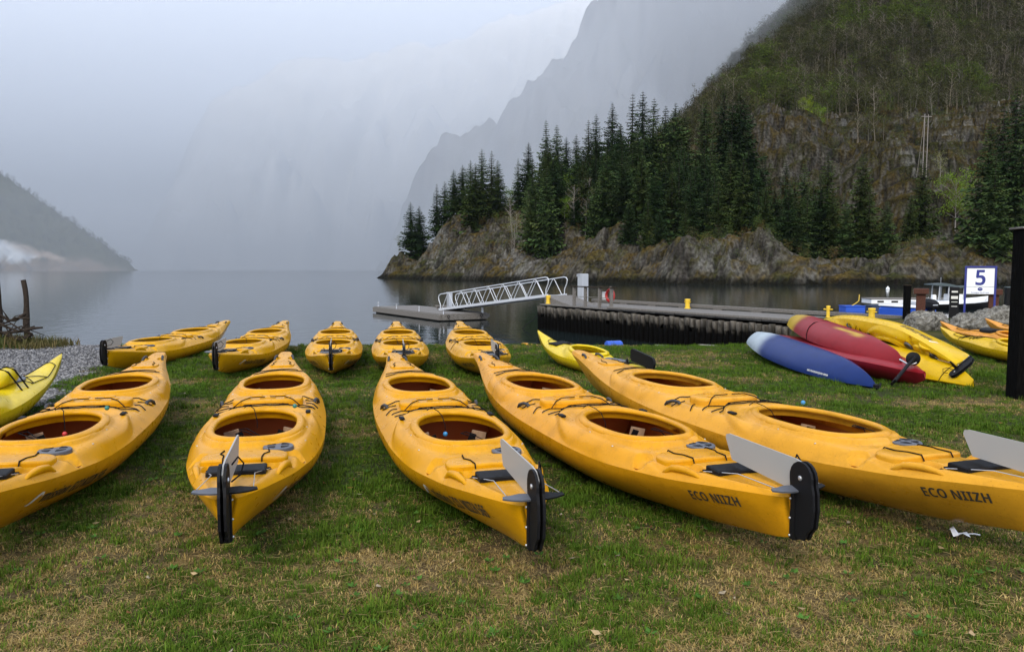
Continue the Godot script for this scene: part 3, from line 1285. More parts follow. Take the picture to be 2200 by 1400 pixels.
func grass() -> void:
	var kinds := [tuft(1, 16, 0.034, 0.7, 0.03).done(true), tuft(2, 16, 0.024, 1.3, 0.04).done(true), tuft(3, 14, 0.05, 0.6, 0.025).done(true), tuft(4, 12, 0.016, 2.6, 0.045).done(true)]
	var where := [[], [], [], []]
	var cols := [[], [], [], []]
	var r := RandomNumberGenerator.new()
	r.seed = 4
	var zones := [[-1.7, -3.2, 1900.0], [-3.2, -5.0, 1100.0], [-5.0, -8.0, 520.0], [-8.0, -11.5, 260.0], [-11.5, -15.7, 190.0]]
	for q in zones:
		var wide: float = -q[1] * 0.72 + 2.2
		var n := int((q[0] - q[1]) * wide * 2.0 * q[2])
		for k in n:
			var z := r.randf_range(q[1], q[0])
			var x := r.randf_range(-wide, wide)
			if absf(x) > -z * 0.72 + 2.2 or gravelly(x, z) > 0.5 + 0.3 * r.randf_range(-1, 1):
				continue
			var d := dry(x, z)
			if n_fine.get_noise_2d(x * 2.0 + 40.0, z * 2.0) > 0.25 and r.randf() < 0.55:
				continue
			var straw := r.randf() < d * 0.85
			var t := 0
			var c: Color
			if straw:
				t = 3 if r.randf() < 0.7 else 1
				c = Color(0.40, 0.30, 0.13).lerp(Color(0.27, 0.185, 0.065), r.randf()) * r.randf_range(0.7, 1.2)
			else:
				t = r.randi() % 2 if r.randf() < 0.85 or d > 0.4 else 2
				c = Color(0.050, 0.110, 0.010).lerp(Color(0.125, 0.160, 0.022), r.randf() * (0.4 + 0.6 * d)) * r.randf_range(0.7, 1.25)
			var sc := r.randf_range(0.75, 1.25) * (1.0 + 0.35 * sm(6.0, 12.0, -z))
			if n_patch.get_noise_2d(x * 1.7 + 9.0, z * 1.7) > 0.30 and not straw:
				sc *= 1.5
			where[t].append(Transform3D(Basis(Vector3.UP, r.randf() * TAU).scaled(Vector3.ONE * sc), Vector3(x, lawn_y(x, z) - 0.003, z)))
			cols[t].append(c)
	for t in 4:
		scatter("grass", kinds[t], M.blade_grass, where[t], cols[t])
	# loose straws
	var st := Mb.new()
	var ws := []
	var cs := []
	st.tube([Vector3(-.022, .001, 0), Vector3(0, .003, .0012), Vector3(.022, .001, 0)], 0.0008, 4)
	for k in 4200:
		var z := -1.7 - 6.0 * pow(r.randf(), 1.5)
		var x := r.randf_range(-1, 1) * (-z * 0.7 + 0.3)
		ws.append(Transform3D(Basis(Vector3.UP, r.randf() * TAU) * Basis(Vector3.RIGHT, r.randf_range(-.2, .2)).scaled(Vector3(r.randf_range(.4, 1.6), 1, 1)), Vector3(x, lawn_y(x, z) + r.randf_range(.008, .025), z)))
		cs.append(Color(0.33, 0.25, 0.115) * r.randf_range(0.6, 1.2))
	scatter("straw", st.done(true), M.blade_grass, ws, cs)
	# fallen leaves and flat weeds in the turf
	var lf := Mb.new()
	for k in 2:
		var f := lf.p(Vector3(-.016, .003, 0))
		lf.p(Vector3(0, .001, .009 if k == 0 else -.009))
		lf.p(Vector3(.018, .005, 0))
		lf.t(f, f + 1, f + 2)
	ws = []
	cs = []
	for k in 300:
		var z := -1.7 - 9.0 * pow(r.randf(), 1.4)
		var x := r.randf_range(-1, 1) * (-z * 0.7 + 0.3)
		var sc := r.randf_range(.5, 1.5)
		ws.append(Transform3D(Basis(Vector3.UP, r.randf() * TAU) * Basis(Vector3.RIGHT, r.randf_range(-.5, .5)).scaled(Vector3.ONE * sc), Vector3(x, lawn_y(x, z) + r.randf_range(.012, .026), z)))
		cs.append([Color(.16, .075, .03), Color(.30, .22, .12), Color(.09, .05, .03), Color(.24, .20, .14)][r.randi() % 4] * r.randf_range(.6, 1.2))
	scatter("leaf_litter", lf.done(true), M.leaf, ws, cs)
	ws = []
	cs = []
	for k in 900:
		var z := -1.8 - 8.0 * pow(r.randf(), 1.3)
		var x := r.randf_range(-1, 1) * (-z * 0.7 + 0.3)
		if n_fine.get_noise_2d(x * 1.2 + 15.0, z * 1.2) < 0.1 or gravelly(x, z) > 0.2:
			continue
		for i in 5:
			var a := TAU * i / 5.0 + r.randf()
			var sc := r.randf_range(.5, 1.1)
			ws.append(Transform3D(Basis(Vector3.UP, a) * Basis(Vector3.FORWARD, -.35).scaled(Vector3(sc, sc, sc * 1.3)), Vector3(x + cos(a) * .016, lawn_y(x, z) + .016, z - sin(a) * .016)))
			cs.append(Color(.05, .115, .018) * r.randf_range(.6, 1.3))
	scatter("weeds", lf.done(true), M.blade_grass, ws, cs)
	# gravel
	var peb := Mb.new()
	peb.ball(Vector3.ZERO, Vector3(0.018, 0.011, 0.014), 6)
	ws = []
	cs = []
	for k in 26000:
		var z := r.randf_range(-15.6, -6.2)
		var x := r.randf_range(z * 0.72, -4.4)
		if gravelly(x, z) < 0.45 + r.randf() * 0.4:
			continue
		var sc := r.randf_range(0.5, 1.5)
		ws.append(Transform3D(Basis(Vector3.UP, r.randf() * TAU).scaled(Vector3(sc, sc * r.randf_range(.6, 1.3), sc * r.randf_range(.7, 1.2))), Vector3(x, lawn_y(x, z) + 0.004, z)))
		var v := pow(r.randf(), 1.6)
		cs.append(Color(0.07, 0.07, 0.076).lerp(Color(0.27, 0.27, 0.275), v))
	scatter("gravel", peb.done(), M.leaf, ws, cs)


# ---------------------------------------------------------------- the headland and the wooded slope behind it
var n_block := noise(81, 0.16, 1, FastNoiseLite.TYPE_CELLULAR, FastNoiseLite.FRACTAL_NONE)
var n_crack := noise(81, 0.16, 1, FastNoiseLite.TYPE_CELLULAR, FastNoiseLite.FRACTAL_NONE)
# terrain units
const SHORE := [[40, -560], [14, -430], [-30, -345], [-47, -318], [-51, -298], [-31, -258], [-14, -237], [0, -220], [16, -198], [27, -187], [42, -176], [62, -170], [78, -166], [93, -168], [111, -168], [150, -158], [240, -135], [600, -60]]


func inland(x: float, z: float) -> float:      # metres behind the shore line, negative on the water
	var best := 1e9
	var sg := -1.0
	var q := Vector2(x, z)
	for k in SHORE.size() - 1:
		var a := Vector2(SHORE[k][0], SHORE[k][1])
		var b := Vector2(SHORE[k + 1][0], SHORE[k + 1][1])
		var ab := b - a
		var t := clampf((q - a).dot(ab) / ab.length_squared(), 0.0, 1.0)
		var d := (a + ab * t - q).length()
		if d < best:
			best = d
			sg = 1.0 if ab.cross(q - a) < 0.0 else -1.0
	return best * sg


const BUMPS := [[57, -187, 14, 5.5], [108, -187, 20, 6.0], [95, -262, 20, 10.0], [78, -262, 14, 6.0], [-24, -286, 12, 8.0], [-44, -298, 7, 5.0], [30, -205, 12, 4.0], [4, -236, 10, 4.0], [42, -184, 7, 3.0], [118, -245, 16, 4.0], [122, -230, 24, 11.0], [20, -200, 8, 4.0], [-8, -238, 8, 5.0], [60, -182, 6, 3.0], [92, -176, 8, 3.0]]


func land_y(wx: float, wz: float) -> float:      # height over the water
	var x := wx / UNIT
	var z := wz / UNIT
	var d := inland(x, z) + 2.5 * n_rock.get_noise_2d(x * 1.2, z * 1.2 + 50.0)
	if d < -4.0:
		return -4.0 * UNIT
	var p := curve([-4, -4.0, 0, -.2, 1.2, 1.2, 5, 3.6, 12, 6.6, 22, 10.0, 35, 13.5, 60, 23, 90, 37, 130, 54, 220, 96, 500, 300], d)
	if x > 34.0 and d > 3.0:
		p = lerpf(p, curve([3, 2.2, 8, 3.4, 14, 4.0, 22, 4.6, 40, 5.6, 54, 11, 72, 24, 90, 37, 130, 56, 220, 98, 500, 300], d), sm(34.0, 52.0, x) * sm(3.0, 9.0, d))
	if d > 0:
		p *= lerpf(1.1, lerpf(1.72, 1.15, sm(-20.0, 60.0, x)), sm(4.0, 30.0, d))
		var rough := sm(0.0, 8.0, d)
		var sx := x * 0.8 + z * 0.35
		var sz := z * 0.8 - x * 0.35
		var wx2 := sx + 3.0 * n_big.get_noise_2d(x * 4.0, z * 4.0)
		var wz2 := sz * 1.5 + 3.0 * n_big.get_noise_2d(x * 4.0 + 50.0, z * 4.0)
		p += rough * ((0.10 - n_rock.get_noise_2d(sx * 0.55, sz * 0.9)) * lerpf(4.6, 3.0, sm(30.0, 55.0, x)) + n_block.get_noise_2d(wx2, wz2) * 1.5 + n_block.get_noise_2d(wx2 * 2.7 + 90.0, wz2 * 2.7) * 0.7 - 1.1 * sm(0.16, 0.02, n_crack.get_noise_2d(wx2, wz2) + 1.0) + n_rock.get_noise_2d(x * 5.0, z * 5.0) * 0.6) + rough * n_big.get_noise_2d(x, z) * 3.0
		# ledges
		var st := 3.2
		var q := p / st
		p = lerpf(p, (floorf(q) + sm(0.25, 0.75, q - floorf(q))) * st, lerpf(0.55, 0.88, sm(45.0, 60.0, d) * sm(50.0, 80.0, x)) * sm(10.0, 24.0, d))
	for b in BUMPS:
		var r: float = Vector2(x - b[0], z - b[1]).length() / b[2]
		if r < 1.0:
			p += b[3] * pow(1.0 - r * r, 1.3)
	return p * UNIT


func slope_y(wx: float, wz: float) -> float:     # the mountain side that comes down from the right
	var x := wx / UNIT
	var z := wz / UNIT
	var back := maxf(0.0, -z - 540.0)
	var side := 0.96 * (x - 18.0 - 0.9 * back)
	var front := 48.0 + maxf(-z - 296.0, -40.0) * (0.66 + 0.0016 * clampf(x - 120.0, 0.0, 300.0))
	var y := minf(side, front)
	y += n_big.get_noise_2d(x * 0.8, z * 0.8) * 16.0 + n_rock.get_noise_2d(x * 0.5, z * 0.5) * 7.0
	return y * UNIT


func ground_y(x: float, z: float) -> float:    # land height in the world
	var a := land_y(x, z)
	if z < -222.0:
		var b := slope_y(x, z)
		a = lerpf(minf(a, 48.0 + 5.0 * n_big.get_noise_2d(x, z)), maxf(b, minf(a, 31.0)), sm(-222.0, -254.0, z))
	return a + WATER_Y


func rock_color(x: float, y: float, z: float, steep: float) -> Color:
	var g := n_rock.get_noise_2d(x * 2.4 + y * 1.5, z * 2.4 + y * 3.0)
	var c := Color(0.018, 0.017, 0.015).lerp(Color(0.115, 0.108, 0.098), clampf(0.55 + g * 0.9, 0.0, 1.0))
	var patch := n_big.get_noise_2d(x * 4.0, z * 4.0 + 30.0) + 0.5 * n_rock.get_noise_2d(x * 2.0 + 9.0, z * 2.0)
	var back := sm(20.0, 50.0, inland(x / UNIT, z / UNIT))
	var moss := sm(1.5 + back * 1.5, 0.6 + back * 0.5, steep) * sm(-0.5 - 0.4 * back, -0.05, patch)
	var mc := Color(0.038, 0.044, 0.008).lerp(Color(0.115, 0.078, 0.014), clampf(0.5 + 1.5 * n_big.get_noise_2d(x * 7.0 + 70.0, z * 7.0), 0.0, 1.0))
	mc = mc.lerp(Color(0.022, 0.021, 0.009), 0.5 * back)
	c = c.lerp(mc, moss * lerpf(0.86, 0.96, back))
	# dark cleft between the blocks
	var sx := x / UNIT * 0.8 + z / UNIT * 0.35
	var sz := z / UNIT * 0.8 - x / UNIT * 0.35
	var k := n_crack.get_noise_2d(sx + 3.0 * n_big.get_noise_2d(x / UNIT * 4.0, z / UNIT * 4.0), sz * 1.5 + 3.0 * n_big.get_noise_2d(x / UNIT * 4.0 + 50.0, z / UNIT * 4.0)) + 1.0
	c = c.lerp(Color(0.014, 0.014, 0.011), 0.7 * sm(0.14, 0.03, k))
	# pale lichen
	var li := sm(0.25, 0.6, n_big.get_noise_2d(x * 6.0 + 200.0, y * 9.0 + z * 4.0) + 0.35 * g)
	c = c.lerp(Color(0.24, 0.24, 0.235), li * 0.5 * (1.0 - moss))
	# the dark belt that the tide wets
	var h := y - WATER_Y
	c = c.lerp(Color(0.012, 0.012, 0.011), sm(1.7, 0.9, h + 0.5 * n_rock.get_noise_2d(x * 3.0, z * 3.0)))
	return c


func land_sheet(called: String, x0: float, x1: float, z0: float, z1: float, step: float, paint: Callable, m: Material, sink := 0.0, facets := false) -> MeshInstance3D:
	var b := Mb.new()
	var nx := int((x1 - x0) / step) + 1
	var nz := int((z0 - z1) / step) + 1
	for i in nz:
		var z := z0 - step * i
		for j in nx:
			b.p(Vector3(x0 + step * j, ground_y(x0 + step * j, z) - sink, z))
	for i in nz:
		for j in nx:
			var k := i * nx + j
			var e := mini(j + 1, nx - 1)
			var f := mini(i + 1, nz - 1)
			var dx := (b.v[i * nx + e].y - b.v[k - (1 if j == nx - 1 else 0)].y) / step
			var dz := (b.v[f * nx + j].y - b.v[k - (nx if i == nz - 1 else 0)].y) / step
			b.c[k] = paint.call(b.v[k].x, b.v[k].y, b.v[k].z, Vector2(dx, dz).length())
	for i in nz - 1:
		for j in nx - 1:
			var a := i * nx + j
			if maxf(maxf(b.v[a].y, b.v[a + 1].y), maxf(b.v[a + nx].y, b.v[a + nx + 1].y)) < WATER_Y - 2.0:
				continue
			b.t(a, a + 1, a + nx + 1)
			b.t(a, a + nx + 1, a + nx)
	if facets:
		b = b.faceted()
	return solo(called, b.done(true), m, "structure")


func slope_color(x: float, y: float, z: float, steep: float) -> Color:
	var g := clampf(0.5 + 0.9 * n_big.get_noise_2d(x * 2.5, z * 2.5), 0.0, 1.0)
	var c := Color(0.024, 0.023, 0.011).lerp(Color(0.045, 0.042, 0.024), g)
	return c.lerp(Color(0.08, 0.08, 0.075), sm(1.5, 2.2, steep))


func land() -> void:
	n_block.cellular_return_type = FastNoiseLite.RETURN_CELL_VALUE
	n_crack.cellular_return_type = FastNoiseLite.RETURN_DISTANCE2_SUB
	land_sheet("headland", -47.0, 150.0, -101.0, -262.0, 0.6, rock_color, M.rock, 0.0, true)
	land_sheet("wooded_slope", -16.0, 490.0, -258.0, -600.0, 4.0, slope_color, M.far_rock, 0.6)
	land_sheet("wooded_slope", 146.0, 490.0, -30.0, -262.0, 4.0, slope_color, M.far_rock, 0.5)


func ridge_sheet(called: String, line: Array, zr: float, x0: float, x1: float, fore: float, aft: float, steep: float, step: float, amp: float, fr: float, ribs: float, paint: Callable) -> MeshInstance3D:
	# a mountain whose crest follows line = [x, height ...] at z = zr, falling away before and behind
	var b := Mb.new()
	var nx := int((x1 - x0) / step) + 1
	var nz := int((fore + aft) / step) + 1
	for i in nz:
		var z := zr + fore - step * i
		for j in nx:
			var x := x0 + step * j
			var rg := n_rock.get_noise_2d(x * fr, z * fr * 0.6)
			var dz := z - zr
			var wob := 90.0 * n_big.get_noise_2d(x * fr * 0.8 + 300.0, z * fr * 0.8) * amp / 60.0
			var y := curve(line, x + wob) + (rg - 0.3) * amp * ribs + n_big.get_noise_2d(x * fr * 2.0 + 90.0, z * fr) * amp * (1.0 - ribs) + n_big.get_noise_2d(x * fr * 6.0, z * fr * 6.0) * amp * 0.28 + n_rock.get_noise_2d(x * fr * 9.0, z * fr * 9.0) * amp * 0.05
			y -= steep * (dz if dz > 0 else -dz * 0.7) * (1.0 + 0.4 * rg)
			b.p(Vector3(x, maxf(y, -3.0) + WATER_Y, z))
	for i in nz:
		for j in nx:
			var k := i * nx + j
			var dx := (b.v[i * nx + mini(j + 1, nx - 1)].y - b.v[i * nx + maxi(j - 1, 0)].y) / (2 * step)
			var dz := (b.v[mini(i + 1, nz - 1) * nx + j].y - b.v[maxi(i - 1, 0) * nx + j].y) / (2 * step)
			b.c[k] = paint.call(b.v[k].x, b.v[k].y, b.v[k].z, Vector2(dx, dz).length())
	for i in nz - 1:
		for j in nx - 1:
			var a := i * nx + j
			if maxf(maxf(b.v[a].y, b.v[a + 1].y), maxf(b.v[a + nx].y, b.v[a + nx + 1].y)) < WATER_Y - 2.9:
				continue
			b.t(a, a + 1, a + nx + 1)
			b.t(a, a + nx + 1, a + nx)
	return solo(called, b.done(true), M.far_rock, "structure")


func cliff_color(x: float, y: float, z: float, steep: float) -> Color:
	var g := clampf(0.5 + 0.8 * n_rock.get_noise_2d(x * 0.3, z * 0.3 + y * 0.2), 0.0, 1.0)
	var c := Color(0.17, 0.17, 0.172).lerp(Color(0.30, 0.297, 0.30), g)
	var green := sm(1.9, 1.0, steep) * sm(600.0, 200.0, y)
	return c.lerp(Color(0.11, 0.115, 0.07), green * 0.7)


func haze_snow_color(x: float, y: float, z: float, steep: float) -> Color:
	# pale rock whitening upward: mist haze put into the colour, plus some snow streaks
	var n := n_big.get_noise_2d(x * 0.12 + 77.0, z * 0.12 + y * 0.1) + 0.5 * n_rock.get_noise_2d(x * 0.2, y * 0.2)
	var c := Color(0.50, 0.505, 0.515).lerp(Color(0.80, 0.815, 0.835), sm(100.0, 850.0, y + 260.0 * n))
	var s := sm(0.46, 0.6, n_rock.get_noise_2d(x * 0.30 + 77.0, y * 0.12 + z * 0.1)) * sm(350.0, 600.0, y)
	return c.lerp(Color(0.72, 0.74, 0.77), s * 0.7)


func left_color(x: float, y: float, z: float, steep: float) -> Color:
	var g := clampf(0.5 + 0.9 * n_rock.get_noise_2d(x * 0.9, z * 0.9), 0.0, 1.0)
	var c := Color(0.035, 0.042, 0.022).lerp(Color(0.06, 0.065, 0.035), g)
	# scree and old avalanche snow by the water
	var edge := 14.0 * n_big.get_noise_2d(x * 2.2, z * 2.2)
	var scree := sm(22.0, 12.0, y + WATER_Y * -1.0 + edge * 0.5 + maxf(0.0, (x + 640.0) * 0.35))
	c = c.lerp(Color(0.12, 0.115, 0.11).lerp(Color(0.16, 0.12, 0.085), g), scree)
	# old avalanche snow, its upper tongue brown with dirt
	var high := 44.0 - (x + 733.0) * 0.36 + edge * 0.22
	var low := 13.0 + edge * 0.35 + 4.0 * sm(-703.0, -683.0, x) * sm(-658.0, -683.0, x)
	var snow := sm(1.5, -1.5, y - high) * sm(-1.0, 1.0, y - low) * sm(-656.0, -660.0, x)
	var dirty := sm(-8.0, 4.0, (y - high) + 0.30 * (x + 713.0) + edge * 0.5)
	c = c.lerp(Color(0.50, 0.53, 0.56).lerp(Color(0.30, 0.24, 0.19), dirty), snow)
	return c


func mountains() -> void:
	ridge_sheet("mountain", [-900, -400, -520, -60, -473, 0, -347, 290, -252, 421, -150, 470, -95, 500, -32, 575, 126, 700, 299, 915, 520, 1110, 900, 1300, 1900, 1500], -2600.0, -620.0, 1500.0, 900.0, 400.0, 1.15, 16.0, 95.0, 0.22, 0.55, cliff_color)
	ridge_sheet("mountain", [-2400, -300, -2073, 0, -1950, 483, -1745, 892, -1582, 1014, -1336, 1124, -1036, 1192, -382, 1300, -136, 1361, 409, 1560, 1090, 1640, 2600, 1600], -4500.0, -2300.0, 1300.0, 1300.0, 300.0, 0.95, 26.0, 90.0, 0.07, 0.15, haze_snow_color)
	ridge_sheet("mountain", [-2600, 900, -1700, 560, -1010, 300, -793, 150, -736, 112, -663, 61, -600, 18, -578, -2, -540, -30], -1190.0, -1500.0, -520.0, 260.0, 400.0, 0.62, 4.0, 9.0, 0.8, 1.0, left_color)


# ---------------------------------------------------------------- trees
func spruce(sd: int, r0: float, whorls: int, bare: float) -> Array:     # [trunk, crown] of a tree 20 m tall
	var r := RandomNumberGenerator.new()
	r.seed = sd
	var tr := Mb.new()
	tr.tube([Vector3(0, -1.2, 0), Vector3(0.05, 6, 0), Vector3(0, 14, 0.05), Vector3(0, 19.9, 0)], [.30, .24, .13, .02], 6)
	var m := Mb.new()
	for k in whorls:
		var t := float(k) / whorls
		var y := 20.0 * (bare + (1.0 - bare) * pow(t, 0.92))
		var rad := r0 * pow(1.0 - t, 0.78) * r.randf_range(0.72, 1.15) + 0.10
		var nb := int(9.0 - 4.0 * t)
		var a0 := r.randf() * TAU
		for j in nb:
			var a := a0 + TAU * j / nb + r.randf_range(-0.3, 0.3)
			var l := rad * r.randf_range(0.65, 1.15)
			var d := Vector3(cos(a), 0, sin(a))
			var s := Vector3(-d.z, 0, d.x)
			var b := r.randf_range(0.6, 1.35)
			m.col = Color(0.020 * b, 0.038 * b, 0.013 * b).lerp(Color(0.05, 0.055, 0.022), 0.4 * r.randf() * r.randf())
			var drop := r.randf_range(0.15, 0.6) * (1.0 - t * 0.7)
			for i in 4:
				var f0 := i / 4.0
				var f1 := (i + 1) / 4.0
				var p0 := Vector3(0, y, 0) + d * l * f0 + Vector3.UP * (-drop * l * sin(f0 * 2.0) + 0.12 * l * f0 * f0)
				var p1 := Vector3(0, y, 0) + d * l * f1 + Vector3.UP * (-drop * l * sin(f1 * 2.0) + 0.12 * l * f1 * f1)
				var w := l * 0.40 * (1.0 - 0.7 * f0) * r.randf_range(0.7, 1.2) + 0.06
				for sg in [-1.0, 1.0]:
					var q: Vector3 = p0.lerp(p1, 0.9) + s * sg * w + d * w * 0.35 + Vector3.DOWN * w * r.randf_range(0.25, 0.8)
					var n0 := m.p(p0)
					m.p(p1)
					m.p(q)
					m.t(n0, n0 + 1, n0 + 2)
	return [tr, m]


func broadleaf(sd: int, tall: float, wide: float, leaves: int, size: float, col: Color, trunk_part := 0.45, limbs := 9) -> Array:
	var r := RandomNumberGenerator.new()
	r.seed = sd
	var tr := Mb.new()
	var lean := Vector3(r.randf_range(-.06, .06), 0, r.randf_range(-.06, .06))
	var path := []
	for k in 6:
		var t := k / 5.0
		path.append(Vector3.UP * (tall * 0.9 * t - (0.8 if k == 0 else 0.0)) + lean * tall * t + Vector3(r.randf_range(-.1, .1), 0, r.randf_range(-.1, .1)))
	var tw := tall * 0.011
	tr.tube(path, [tw * 1.2, tw, tw * .8, tw * .6, tw * .4, tw * .15], 5)
	var m := Mb.new()
	var tips := []
	for k in limbs:
		var t := lerpf(trunk_part, 0.95, float(k) / limbs)
		var o: Vector3 = Vector3.UP * tall * 0.9 * t + lean * tall * t
		var a := k * 2.4 + r.randf()
		var l := wide * (1.15 - 0.7 * absf(t - 0.55)) * r.randf_range(0.6, 1.1)
		var e := o + Vector3(cos(a) * l, l * r.randf_range(0.5, 1.1), sin(a) * l)
		tr.tube([o, o.lerp(e, 0.5) + Vector3.UP * l * 0.08, e], [tw * 0.42, tw * 0.28, tw * 0.08], 3, false, false)
		for q in 3:
			var f := r.randf_range(0.4, 0.9)
			var g := o.lerp(e, f) + Vector3(r.randf_range(-1, 1), r.randf_range(0.2, 1.0), r.randf_range(-1, 1)) * l * 0.4
			tr.tube([o.lerp(e, f - 0.1), g], [tw * 0.2, tw * 0.06], 3, false, false)
			tips.append(g)
		tips.append(e)
	for k in leaves:
		var o: Vector3 = tips[r.randi() % tips.size()] + Vector3(r.randfn(), r.randfn() * 0.8, r.randfn()) * wide * 0.22
		var u := Vector3(r.randfn(), r.randfn(), r.randfn()).normalized() * size * r.randf_range(0.6, 1.3)
		var w := u.cross(Vector3(r.randfn(), r.randfn(), r.randfn())).normalized() * size * 0.5
		m.col = col * r.randf_range(0.6, 1.4)
		var i := m.p(o - u * 0.5)
		m.p(o + w * 0.5)
		m.p(o + u * 0.5)
		m.p(o - w * 0.5)
		m.t(i, i + 1, i + 2)
		m.t(i, i + 2, i + 3)
	return [tr, m]


func joined(a: Array, trunk: Color) -> ArrayMesh:     # trunk and crown in one mesh, for scattered copies
	var m: Mb = a[1]
	var f := m.v.size()
	for q in a[0].v:
		m.col = trunk
		m.p(q)
	for k in a[0].ix:
		m.ix.append(k + f)
	return m.done(true)


func plant(kind: String, meshes: Array, bark: Material, x: float, z: float, tall: float, base_tall: float, fat: float, label: String, category: String, group: String) -> void:
	var o := thing(kind, label, category, Vector3(x, ground_y(x, z), z), rng.randf() * TAU, group)
	var s := tall / base_tall
	o.scale = Vector3(s * fat, s, s * fat)
	part(o, "trunk", meshes[0], bark)
	part(o, "crown", meshes[1], [M.tree, M.tree_warm, M.tree_pale, M.tree_deep][rng.randi() % 4])


